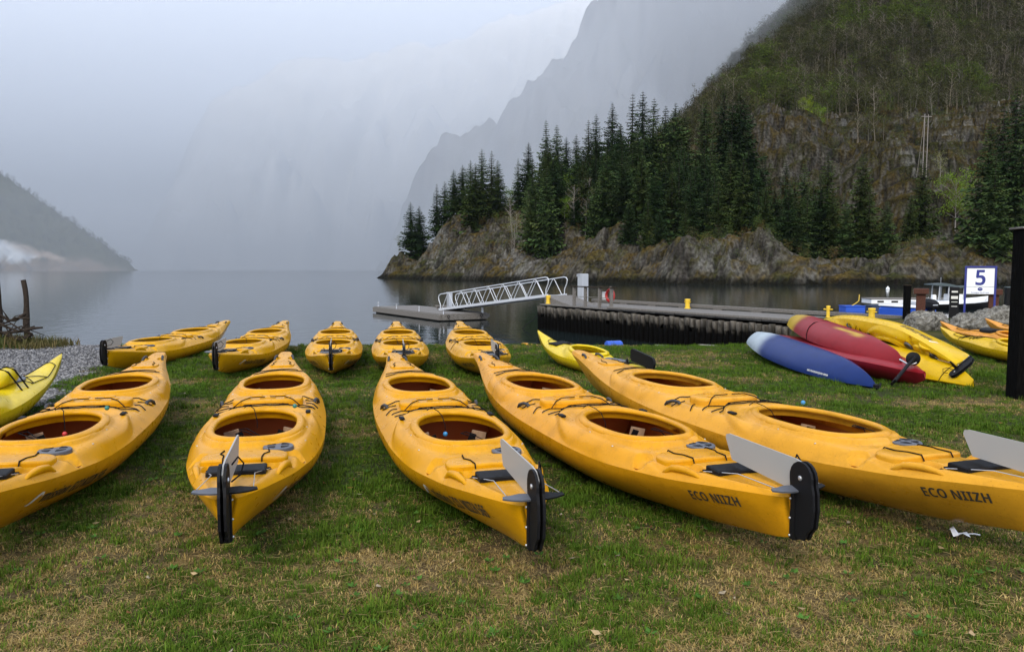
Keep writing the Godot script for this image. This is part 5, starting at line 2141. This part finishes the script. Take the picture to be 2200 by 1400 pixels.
	m.ball(Vector3(0, .12, 0), Vector3(.24, .24, .24), 12)
	part(bu, "ball", m.done(), M.white_paint)
	m = Mb.new()
	m.lathe(Transform3D(Basis(), Vector3(0, .3, 0)), [Vector2(.09, 0), Vector2(.07, .14), Vector2(.001, .16)], 10)
	part(bu, "neck", m.done(), M.white_paint)
	# posts and driftwood at the left
	for q in [[-9.9, -15.7, 1.42, .062, .10, "crooked grey wooden post rising from the driftwood, right one of two"], [-10.42, -15.5, 1.50, .075, -.03, "thick dark wooden post at the left border, beside the driftwood"]]:
		var p := solo("wooden_post", crooked(q[2], q[3], q[4], 31 + int(q[2] * 100)), M.drift_wood)
		tag(p, q[5], "post", "old wooden posts")
		p.position = Vector3(q[0], -.12, q[1])
	var r := RandomNumberGenerator.new()
	r.seed = 15
	var what := ["long driftwood branch jutting out to the right of the posts", "forked driftwood branch lying over the heap", "thin curved twig that stands up from the heap", "driftwood branch in the heap under the thick post", "grey driftwood branch at the foot of the posts", "dark driftwood branch low in the heap", "short driftwood branch at the water side of the heap", "broken driftwood branch across the heap", "lowest driftwood branch of the heap", "bent driftwood branch in front of the posts"]
	for i in 10:
		m = Mb.new()
		var a := r.randf_range(-.5, .5) + (0.0 if i % 2 == 0 else PI * .85)
		var l := r.randf_range(.7, 1.5)
		var y := .05 + .06 * i
		var path := []
		for t in 6:
			path.append(Vector3(cos(a) * l * (t / 5.0 - .5), y + .10 * sin(t * 1.3 + i) + (t * .02 if i == 0 else 0.0), sin(a) * l * (t / 5.0 - .5) * .6 + .05 * sin(t * 2.0)))
		if i == 0:
			path = [Vector3(-.7, .28, 0), Vector3(-.2, .26, .05), Vector3(.3, .30, 0), Vector3(.65, .37, .05), Vector3(.78, .38, .02)]
		if i == 2:
			path = [Vector3(-.35, .1, .1), Vector3(-.30, .5, .12), Vector3(-.22, .75, .1), Vector3(-.3, 1.0, .1)]
		var rad := (.032 if i % 3 == 0 else .018) if i != 2 else .010
		m.tube(path, [rad, rad, rad * .9, rad * .8, rad * .5, rad * .4].slice(0, path.size()), 7)
		m.tube([path[2], path[2].lerp(path[3], .7) + Vector3(.03, .16, .06)], [rad * .6, rad * .2], 5)
		var bsh := solo("driftwood", m.done(), M.drift_wood)
		tag(bsh, what[i], "driftwood", "driftwood heap")
		bsh.position = Vector3(-10.05 + r.randf_range(-.25, .2), -.10, -15.15 + r.randf_range(-.2, .3))


func crooked(tall: float, r: float, lean: float, sd: int) -> ArrayMesh:
	var rr := RandomNumberGenerator.new()
	rr.seed = sd
	var path := []
	var rad := []
	for k in 9:
		var t := k / 8.0
		path.append(Vector3(-lean * t + .025 * sin(t * 6.0 + sd), tall * t - .1, .02 * sin(t * 5.0)))
		rad.append(r * (1.05 - .25 * t) * rr.randf_range(.9, 1.1))
	var m := Mb.new()
	m.tube(path, rad, 9)
	return m.done()


func flat_text(words: String, tall: float, bold: bool, at: Vector3) -> ArrayMesh:
	var tm := TextMesh.new()
	var f := SystemFont.new()
	f.font_names = PackedStringArray(["Droid Sans"])
	f.font_weight = 700 if bold else 400
	tm.font = f
	tm.text = words
	tm.font_size = 64
	tm.pixel_size = 1.0
	tm.depth = 0.0
	var arr := tm.get_mesh_arrays()
	var vs: PackedVector3Array = arr[Mesh.ARRAY_VERTEX]
	var lo := vs[0]
	var hi := vs[0]
	for q in vs:
		lo = lo.min(q)
		hi = hi.max(q)
	var m := Mb.new()
	var k := tall / (hi.y - lo.y)
	for q in vs:
		m.p((q - (lo + hi) * .5) * k * Vector3(1, 1, 0) + at)
	var ids = arr[Mesh.ARRAY_INDEX]
	var n: int = ids.size() if ids != null and ids.size() > 0 else vs.size()
	for i in range(0, n, 3):
		if ids != null and ids.size() > 0:
			m.t(ids[i], ids[i + 2], ids[i + 1])
		else:
			m.t(i, i + 2, i + 1)
	return m.done()


func boat() -> void:
	# motor boat with a wheelhouse, bow to the right
	var o := thing("motor_boat", "small white and black motor boat with an open wheelhouse, moored behind the rocks", "boat", Vector3(30.6, WATER_Y, -53.5), -.12)
	var m := Mb.new()
	var st := [[-2.6, .95, .55], [-1.5, 1.0, .56], [0.0, 1.0, .62], [1.2, .85, .72], [2.0, .5, .82], [2.55, .12, .92], [2.75, .02, .97]]
	var w := Mb.new()
	for s in st:
		for q in [[0.0, -.25], [.6, -.18], [.92, .15], [1.0, s[2] * .62]]:
			m.p(Vector3(s[0], q[1] if q[1] > .2 or s[0] < 2.0 else q[1] + (s[0] - 2.0) * .6, s[1] * q[0]))
		for q in [[1.0, -.18], [.92, .15], [.6, -.18], [0.0, -.25]]:
			pass
	m.grid(0, st.size(), 4)
	var f := m.v.size()
	for s in st:
		for q in [[0.0, -.25], [.6, -.18], [.92, .15], [1.0, s[2] * .62]]:
			m.p(Vector3(s[0], q[1] if q[1] > .2 or s[0] < 2.0 else q[1] + (s[0] - 2.0) * .6, -s[1] * q[0]))
	m.grid(f, st.size(), 4)
	m.face([Vector3(-2.6, -.25, 0), Vector3(-2.6, .34, .95), Vector3(-2.6, .34, -.95)])
	part(o, "hull", m.done(), M.black)
	for s in st:
		for q in [[1.0, s[2] * .62], [1.03, s[2] * .64], [1.02, s[2]], [.85, s[2]], [.84, s[2] - .08]]:
			w.p(Vector3(s[0], q[1], s[1] * q[0]))
	w.grid(0, st.size(), 5)
	f = w.v.size()
	for s in st:
		for q in [[1.0, s[2] * .62], [1.03, s[2] * .64], [1.02, s[2]], [.85, s[2]], [.84, s[2] - .08]]:
			w.p(Vector3(s[0], q[1], -s[1] * q[0]))
	w.grid(f, st.size(), 5)
	f = w.v.size()
	for s in st:
		w.p(Vector3(s[0], s[2] - .06, s[1] * .84))
		w.p(Vector3(s[0], s[2] - .06, -s[1] * .84))
	w.grid(f, st.size(), 2)
	w.face([Vector3(-2.6, .34, .95), Vector3(-2.6, .55, .95), Vector3(-2.6, .55, -.95), Vector3(-2.6, .34, -.95)])
	part(o, "topsides", w.done(), M.white_paint)
	m = Mb.new()
	m.prism(PackedVector2Array([Vector2(-1.5, 1.74), Vector2(-.6, 1.80), Vector2(-.15, 1.70), Vector2(.25, 1.60), Vector2(1.0, 1.62), Vector2(1.0, 1.54), Vector2(.25, 1.48), Vector2(-.3, 1.58), Vector2(-1.5, 1.66)]), Transform3D(), 1.5)
	part(o, "roof", m.done(), M.teal_grey)
	for q in [[-1.05, .6], [-.45, .6], [-1.05, -.6], [-.45, -.6], [.55, .55], [.55, -.55]]:
		m = Mb.new()
		m.bar(Vector3(q[0], .55, q[1]), Vector3(q[0] + .06, 1.68 if q[0] < 0 else 1.56, q[1]), .06, .06)
		part(o, "roof_post", m.done(), M.galvanised)
	m = Mb.new()
	m.bx(-.1, 1.1, 0, .04, .95, 1.16)
	part(o, "windscreen", m.done(), M.dark_glass)
	m = Mb.new()
	m.bx(.2, .82, .0, .9, .45, 1.1, .05)
	part(o, "console", m.done(), M.white_paint)
	m = Mb.new()
	m.bx(-1.25, .75, .3, .22, .5, .3, .04)
	part(o, "seat", m.done(), M.white_paint)
	m = Mb.new()
	var wheel := []
	for k in 12:
		wheel.append(Vector3(-.28, .98 + sin(TAU * k / 12) * .17, .52 + cos(TAU * k / 12) * .1))
	m.tube(wheel, .018, 5, true)
	part(o, "wheel", m.done(), M.white_paint)
	for x in [-1.9, -.2, 1.2, 2.0]:
		m = Mb.new()
		m.tube([Vector3(x, .62, .85 if x < 1 else .6), Vector3(x + .1, .86, .85 if x < 1 else .6)], .015, 5)
		part(o, "stanchion", m.done(), M.steel)
	m = Mb.new()
	m.tube([Vector3(-.7, 1.8, 0), Vector3(-.7, 2.2, 0)], .012, 5)
	part(o, "aerial", m.done(), M.steel)
	# a blue dinghy with a black outboard close behind the pier
	var d := thing("dinghy", "blue and white dinghy with a tilted black outboard motor behind the pier", "boat", Vector3(20.6, WATER_Y, -40.0), .25)
	m = Mb.new()
	m.bx(0, .42, 0, 1.25, .8, 2.6, .12)
	part(d, "hull", m.done(), M.bright_blue)
	m = Mb.new()
	m.bx(0, .86, 0, 1.3, .10, 2.66, .04)
	part(d, "gunwale", m.done(), M.white_paint)
	var ob := part(d, "outboard", null, M.black)
	m = Mb.new()
	m.box(Transform3D(Basis(Vector3.RIGHT, .12), Vector3(.1, 1.02, 1.45)), Vector3(.46, .52, .66), .14)
	m.box(Transform3D(Basis(Vector3.RIGHT, .12), Vector3(.1, .45, 1.5)), Vector3(.2, .9, .3), .05)
	ob.mesh = m.done()
	m = Mb.new()
	m.bx(.1, .99, 1.80, .3, .05, .02)
	part(ob, "stripe", m.done(), M.galvanised)


func sea_hull(l: float, hb: float, up := 1.0, hole := true) -> Hull:
	var h := Hull.new()
	h.host = self
	h.length = l
	h.beam = [0, .012, l * .04, hb * .14, l * .12, hb * .40, l * .25, hb * .76, l * .42, hb * .98, l * .55, hb, l * .70, hb * .82, l * .84, hb * .48, l * .94, hb * .2, l * .985, hb * .09, l, .008]
	h.keel = [0, .24 * up, l * .03, .15 * up, l * .10, .07, l * .22, .02, l * .35, 0, l * .62, 0, l * .78, .035, l * .88, .11 * up, l * .95, .22 * up, l * .985, .33 * up, l, .42 * up]
	h.gun = [0, .29 * up, l * .1, .26, l * .3, .215, l * .5, .21, l * .68, .235, l * .82, .29 * up, l * .93, .39 * up, l, .47 * up]
	h.deck = [0, .305 * up, l * .1, .285, l * .32, .265, l * .42, .27, l * .55, .31, l * .68, .325, l * .82, .355 * up, l * .93, .43 * up, l, .485 * up]
	h.vee = [0, 1.0, l * .2, .6, l * .45, .2, l * .6, .2, l * .8, .65, l, 1.0]
	h.shape = [0.0, 1.0, 0.45, 0.80, 0.75, 0.48, 0.93, 0.2, 1.0, 0.0]
	if hole:
		h.holes = [[l * .46, .44, .34, .205, 1.9, 2.2, .012]]
	return h


func make_sea(called: String, label: String, h: Hull, m: Material, rim: Material, group := "", paint = null) -> Node3D:
	var o := thing(called, label, "kayak", Vector3.ZERO, 0.0, group)
	part(o, "hull", h.build(84, 36, 10, paint).done(paint != null), m)
	for op in h.holes:
		part(o, "cockpit_rim", h.rim(op, rim_profile()).done(), rim)
		var b := Mb.new()
		b.bx(0, .08, h.length * .5 - (op[0] - .12), .3, .06, .36, .02)
		part(o, "seat", b.done(), M.black)
		b = Mb.new()
		b.box(Transform3D(Basis(Vector3.RIGHT, -.3), h.at(op[0] - .26, .19, 0)), Vector3(.27, .16, .04), .015)
		part(o, "backrest", b.done(), M.black)
	return o


func deck_cords(o: Node3D, h: Hull, s0: float, s1: float, w: float) -> void:
	for sd in [-1.0, 1.0]:
		part(o, "deck_line", h.cord([Vector2(s0, sd * w), Vector2((s0 + s1) * .5, sd * w * .9), Vector2(s1, sd * w * .45)], .0045).done(), M.cord)
	part(o, "bungee_cord", h.cord([Vector2(s0 + .05, -w), Vector2((s0 + s1) * .5, w * .85)], .0045).done(), M.cord)
	part(o, "bungee_cord", h.cord([Vector2(s0 + .05, w), Vector2((s0 + s1) * .5, -w * .85)], .0045).done(), M.cord)
	part(o, "bungee_cord", h.cord([Vector2(s0 + .02, -w), Vector2(s0 + .06, 0), Vector2(s0 + .02, w)], .0045).done(), M.cord)
	part(o, "bungee_cord", h.cord([Vector2(s1, -w * .45), Vector2(s1 + .04, 0), Vector2(s1, w * .45)], .0045).done(), M.cord)


func black_rudder(o: Node3D, h: Hull, flip: bool, turn := 0.0) -> void:
	var m := Mb.new()
	m.bx(0, .27, h.length * .5 + .03, .035, .12, .06, .006)
	part(o, "rudder_mount", m.done(), M.black)
	m = Mb.new()
	var q := PackedVector2Array()
	for k in 9:
		var a := PI / 2 + PI * k / 8.0
		q.append(Vector2(cos(a) * .075, sin(a) * .075))
	q.append_array(PackedVector2Array([Vector2(.5, -.085), Vector2(.55, -.05), Vector2(.55, .06), Vector2(.5, .08)]))
	var up := -.1 if flip else turn
	var bas := Basis(Vector3(0, 0, -1), Vector3.UP, Vector3(1, 0, 0))
	m.prism(q, Transform3D(Basis(Vector3(1, 0, 0), -up) * bas, h.at(-.05, .36, 0)), .03)
	part(o, "rudder", m.done(), M.black)


func other_kayaks() -> void:
	# lemon touring kayak at the left border
	var h := sea_hull(5.0, .30, .92)
	var a := make_sea("touring_kayak", "lemon yellow touring kayak at the left border, its raised bow over the gravel", h, M.lemon, M.lemon)
	a.position = Vector3(-4.62, 0, -6.45)
	a.rotation.y = .25
	deck_cords(a, h, 3.55, 4.55, .15)
	part(a, "paddle_blade", h.lid(3.62, .17, .055, 1.0, .02, 20).done(), M.grey_plastic)
	var m := Mb.new()
	m.tube([h.on(3.05, .0, .06), h.on(3.15, .0, .08), h.on(3.40, .0, .08), h.on(3.5, .0, .06)], [.06, .085, .085, .06], 12)
	part(a, "paddle_float", m.done(), M.lemon)
	for s in [3.2, 3.36]:
		m = Mb.new()
		m.tube([h.on(s, -.18, .0), h.on(s, -.07, .15), h.on(s, .0, .172), h.on(s, .07, .15), h.on(s, .18, .0)], .008, 5)
		part(a, "strap", m.done(), M.cord)
	# lemon kayak in the gap behind the front row
	h = sea_hull(4.0, .31, .95)
	var b := make_sea("touring_kayak", "lemon yellow touring kayak with upswept bow before the dark pile wall", h, M.lemon, M.lemon)
	b.position = Vector3(1.08, -.09, -11.35)
	b.rotation.y = .32
	deck_cords(b, h, 2.75, 3.35, .15)
	m = Mb.new()
	for k in 4:
		m.bar(h.on(2.80 + k * .09, -.15, .02), h.on(2.92 + k * .09, .14, .03), .05, .03, .01)
	part(b, "paddle_holder", m.done(), M.black)
	part(b, "stern_hatch", h.lid(.95, .26, .13, .8, .03, 30).done(), M.grey_plastic)
	deck_cords(b, h, .45, .75, .07)
	black_rudder(b, h, true)
	part(b, "toggle", h.arch(.62, .0, .12, .08, .06, .012).done(), M.black)
	# overturned on the grass at the right
	var flip := sea_hull(4.5, .37, .55, false)
	flip.beam = [0, .02, .12, .07, .5, .19, 1.1, .30, 2.0, .37, 2.8, .37, 3.5, .31, 4.1, .22, 4.4, .16, 4.47, .13, 4.5, .06]
	flip.keel = [0, .20, .15, .12, .5, .05, 1.1, .0, 3.4, .0, 4.2, .05, 4.45, .12, 4.5, .20]
	flip.gun = [0, .24, 1.0, .27, 2.3, .28, 3.5, .27, 4.5, .26]
	flip.deck = [0, .27, 1.0, .33, 2.3, .35, 3.5, .33, 4.5, .29]
	flip.vee = [0, 1.0, .8, .7, 2.0, .5, 3.5, .5, 4.5, .7]
	var blue := make_sea("overturned_kayak", "blue kayak with a white end, lying upside down on the grass", flip, M.blue_hull, M.black, "kayaks piled at the right", paint_blue)
	blue.position = Vector3(4.40, .30, -11.6)
	blue.rotation = Vector3(.035, .02, PI + .10)
	m = Mb.new()
	m.tube([flip.at(-.02, .2, -.06), flip.at(-.10, .26, .0), flip.at(-.04, .3, .08), flip.at(-.2, .31, .1)], .012, 6)
	m.tube([flip.at(.2, .3, -.1), flip.at(-.05, .32, .0), flip.at(-.14, .22, .05)], .012, 6)
	m.bx(0, .25, 2.28, .05, .1, .05, .01)
	part(blue, "rudder_mount", m.done(), M.black)
	part(blue, "lettering", lettering(flip, "www.nordicventures.com", .80, .74, .03, 1.0, true, 1.0).done(), M.print_white)
	var redh := sea_hull(4.7, .40, .6, false)
	redh.beam = [0, .015, .1, .05, .5, .18, 1.2, .33, 2.1, .40, 2.9, .38, 3.7, .27, 4.3, .13, 4.6, .05, 4.7, .012]
	redh.deck = [0, .27, 1.0, .37, 2.3, .42, 3.5, .37, 4.7, .33]
	redh.gun = [0, .24, 1.0, .31, 2.3, .34, 3.5, .31, 4.7, .31]
	redh.keel = [0, .16, .2, .09, .6, .04, 1.2, .0, 3.4, .0, 4.2, .06, 4.6, .16, 4.7, .24]
	var red := make_sea("overturned_kayak", "red kayak fading to yellow, upside down on top of the pile, with black rudder", redh, M.red_hull, M.black, "kayaks piled at the right", paint_red)
	red.position = Vector3(5.06, .57, -11.9)
	red.scale = Vector3(.90, .93, .87)
	red.rotation = Vector3(.065, .0, PI - .10)
	var inv := red.transform.affine_inverse()
	var head := Vector3(5.06, .30, -9.62)
	var foot := Vector3(4.70, .03, -9.38)
	m = Mb.new()
	m.bar(inv * head, inv * foot, .035, .16, .015, inv.basis * Vector3(0, .6, 1))
	m.lathe(Transform3D(inv.basis * Basis(Vector3.RIGHT, PI / 2), inv * (head + Vector3(0, 0, -.02))), [Vector2(.085, 0), Vector2(.085, .04)], 16)
	part(red, "rudder", m.done(), M.black)
	m = Mb.new()
	m.tube([inv * (head + Vector3(-.12, -.02, -.1)), inv * (head + Vector3(-.05, -.08, .02)), inv * (head + Vector3(.03, -.05, .03))], .012, 6)
	part(red, "rudder_bracket", m.done(), M.steel)
	m = Mb.new()
	var belt := []
	for k in 11:
		belt.append(redh.skin(2.75 - .5 * k / 10.0 + .35, absf(k - 5.0) / 5.0, -1.0 if k < 5 else 1.0) + Vector3(0, -.004, 0))
	m.tube(belt, .012, 5)
	part(red, "strap", m.done(), M.cord)
	var low := make_sea("upright_kayak", "dark red kayak lying under the overturned red one, only its tip in view", redh, M.red, M.black, "kayaks piled at the right")
	low.position = Vector3(4.98, -.10, -11.75)
	low.rotation = Vector3(0, .06, .1)
	var yel := make_sea("overturned_kayak", "yellow kayak lying upside down beside the red ones, its tip on the grass", redh, M.gold, M.black, "kayaks piled at the right")
	yel.position = Vector3(5.50, .36, -11.6)
	yel.rotation = Vector3(.05, .06, PI - .12)
	m = Mb.new()
	var loop := []
	for k in 9:
		loop.append(redh.skin(.42, absf(k - 4.0) / 4.0, -1.0 if k < 4 else 1.0) + Vector3(0, -.004, 0))
	m.tube(loop, .006, 5)
	part(yel, "cord", m.done(), M.cord)
	# a tandem propped on its side behind them
	var side := dup(get_node("tandem_kayak"), "yellow tandem kayak propped on its side behind the overturned ones", "kayaks piled at the right")
	paint_tandem(side, M.gold, null, null)
	for q in side.find_children("*", "MeshInstance3D", true, false):
		if q.material_override in [M.yellow, M.back_yellow]:
			q.material_override = M.gold
		if q.name.begins_with("rudder_blade"):
			q.visible = false
	side.position = Vector3(5.98, .47, -12.4)
	side.rotation = Vector3(0, -.02, 2.3)
	# touring kayaks at the right border
	h = sea_hull(5.2, .31, .8)
	var c := make_sea("touring_kayak", "yellow touring kayak with its cockpit open, half hidden by the dark post", h, M.gold, M.gold)
	c.position = Vector3(8.25, -.1, -12.6)
	c.rotation.y = -.10
	deck_cords(c, h, 3.4, 4.5, .15)
	deck_cords(c, h, .9, 1.7, .14)
	part(c, "hatch", h.lid(1.25, .2, .15, .7, .03, 30).done(), M.grey_plastic)
	for s in [3.5, 3.62, 3.9, 4.02]:
		part(c, "bungee_cord", h.cord([Vector2(s, -.2), Vector2(s + .02, 0), Vector2(s, .2)], .006).done(), M.cord)
	var n := 0
	for q in [[9.25, -14.2, "orange touring kayak with a black deck bag, nearer the rocks"], [10.85, -15.2, "orange touring kayak against the pale slab of rock, farthest at the right"]]:
		var e := make_sea("touring_kayak", q[2], h, M.orange, M.orange)
		e.position = Vector3(q[0], -.1, q[1])
		e.rotation.y = -.06
		deck_cords(e, h, 3.3, 4.4, .15)
		if n == 0:
			part(e, "deck_bag", h.lid(3.2, .28, .16, .8, .06, 30).done(), M.black)
		n += 1
	# two tandems down on the beach: only their rudders look over the edge of the lawn
	n = 0
	for q in [[1.95, -19.2, "yellow tandem kayak below the lawn edge, its rudder showing, left of two"], [2.95, -19.3, "yellow tandem kayak below the lawn edge, its rudder showing, right of two"]]:
		var e := dup(get_node("tandem_kayak"), q[2], "tandem kayaks down on the beach")
		e.position = Vector3(q[0], -.985, q[1])
		e.rotation = Vector3(-.05, .62, 0)
		n += 1
	var ba := thing("barrel", "blue plastic barrel lying at the edge of the lawn before the piles", "barrel", Vector3(2.22, -.36, -16.6), .3)
	ba.scale = Vector3.ONE * .72
	m = Mb.new()
	m.lathe(Transform3D(Basis(Vector3.FORWARD, PI / 2), Vector3(-.26, .16, 0)), [Vector2(.001, 0), Vector2(.15, 0), Vector2(.165, .03), Vector2(.16, .16), Vector2(.17, .18), Vector2(.16, .20), Vector2(.165, .46), Vector2(.14, .5), Vector2(.001, .5)], 18)
	part(ba, "drum", m.done(), M.bright_blue)


func paint_blue(s: float, p: Vector3) -> Color:
	var t := sm(3.15, 3.65, s + p.y * .5 + .06 * n_fine.get_noise_2d(s * 4.0, p.x * 4.0))
	return Color(.007, .022, .115).lerp(Color(.34, .40, .45), t)


func paint_red(s: float, p: Vector3) -> Color:
	var t := sm(3.4, 3.9, s + .1 * n_fine.get_noise_2d(s * 3.0, p.x * 3.0))
	var streak := sm(.05, .02, absf(p.x - .06 - .04 * s)) * sm(1.0, 1.3, s) * sm(2.2, 1.9, s)
	return Color(.20, .010, .014).lerp(Color(.42, .28, .02), maxf(t, streak))


func small_things() -> void:
	# the dark post at the right border
	var o := thing("timber_board", "wide black timber post with a thin pale cap at the right border", "post", Vector3(5.79, -.02, -8.5), -.1)
	var m := Mb.new()
	m.bx(0, .93, 0, .40, 1.9, .22, .012)
	part(o, "shaft", m.done(), M.black_wood)
	m = Mb.new()
	m.bx(0, 1.895, 0, .46, .022, .28, .004)
	part(o, "cap", m.done(), M.grey_wood)
	# litter
	m = Mb.new()
	var f := 0
	for i in 6:
		for j in 5:
			m.p(Vector3(i * .024 - .07, .012 + .012 * sin(i * 1.3 + j * 1.1) + .05 * exp(-pow(i - 1.0, 2)) * exp(-pow(j - 1.5, 2) * .3), j * .018 - .035 + .008 * sin(i * 1.4)))
	m.grid(f, 6, 5)
	m.tube([Vector3(.04, .01, 0), Vector3(.09, .015, .01), Vector3(.13, .008, .015)], .006, 5)
	var l := solo("paper_scrap", m.done(), M.white_paint)
	tag(l, "crumpled white scrap of paper on the grass below the faded kayak", "litter")
	l.position = Vector3(2.38, .02, -3.98)
	l.scale = Vector3.ONE * .75
	# power line on the slope
	var px := 95.6
	var pz := -180.0
	var base := ground_y(px, pz)
	var pole := thing("power_pole", "grey double power pole with a cross arm on the mossy ledges", "power pole", Vector3(px, base, pz), .1)
	var top := 1.43 + 325.0 / 1650.0 * 180.0 - base
	for x in [-.45, .45]:
		m = Mb.new()
		m.tube([Vector3(x, -1, 0), Vector3(x, top, 0)], [.11, .08], 8)
		part(pole, "pole", m.done(), M.birch_bark)
	m = Mb.new()
	m.bx(0, top - .5, 0, 2.6, .14, .14)
	part(pole, "cross_arm", m.done(), M.birch_bark)
	m = Mb.new()
	m.tube([Vector3(-.5, top - 1, 0), Vector3(-2.3, -1.0, .4)], .03, 5)
	part(pole, "stay", m.done(), M.birch_bark)
	n_wire(Vector3(px - 1.1, base + top - .42, pz), Vector3(50.0, 38.0, -175.0), "power line running left from the double pole")
	n_wire(Vector3(px + 1.1, base + top - .42, pz), Vector3(150.0, 34.0, -176.0), "power line running right from the double pole")
	# tufts of long grass round the driftwood
	var r := RandomNumberGenerator.new()
	r.seed = 40
	var where := []
	var cols := []
	for k in 260:
		var a := r.randf() * TAU
		var d := pow(r.randf(), .6)
		var x := -10.0 + cos(a) * d * 1.3
		var z := -15.1 + sin(a) * d * .9
		var s := r.randf_range(2.0, 5.5)
		where.append(Transform3D(Basis(Vector3.UP, r.randf() * TAU).scaled(Vector3(s, s, s)), Vector3(x, lawn_y(x, z), z)))
		cols.append(Color(.045, .062, .018).lerp(Color(.13, .10, .045), r.randf()))
	scatter("long_grass", tuft(8, 14, .05, .6, .03).done(true), M.blade_grass, where, cols)


func n_wire(a: Vector3, b: Vector3, label: String) -> void:
	var m := Mb.new()
	var path := []
	for k in 13:
		var t := k / 12.0
		path.append(a.lerp(b, t) + Vector3.DOWN * 1.6 * 4.0 * t * (1.0 - t))
	m.tube(path, .012, 4)
	var o := solo("power_line", m.done(), M.cord)
	tag(o, label, "power line")
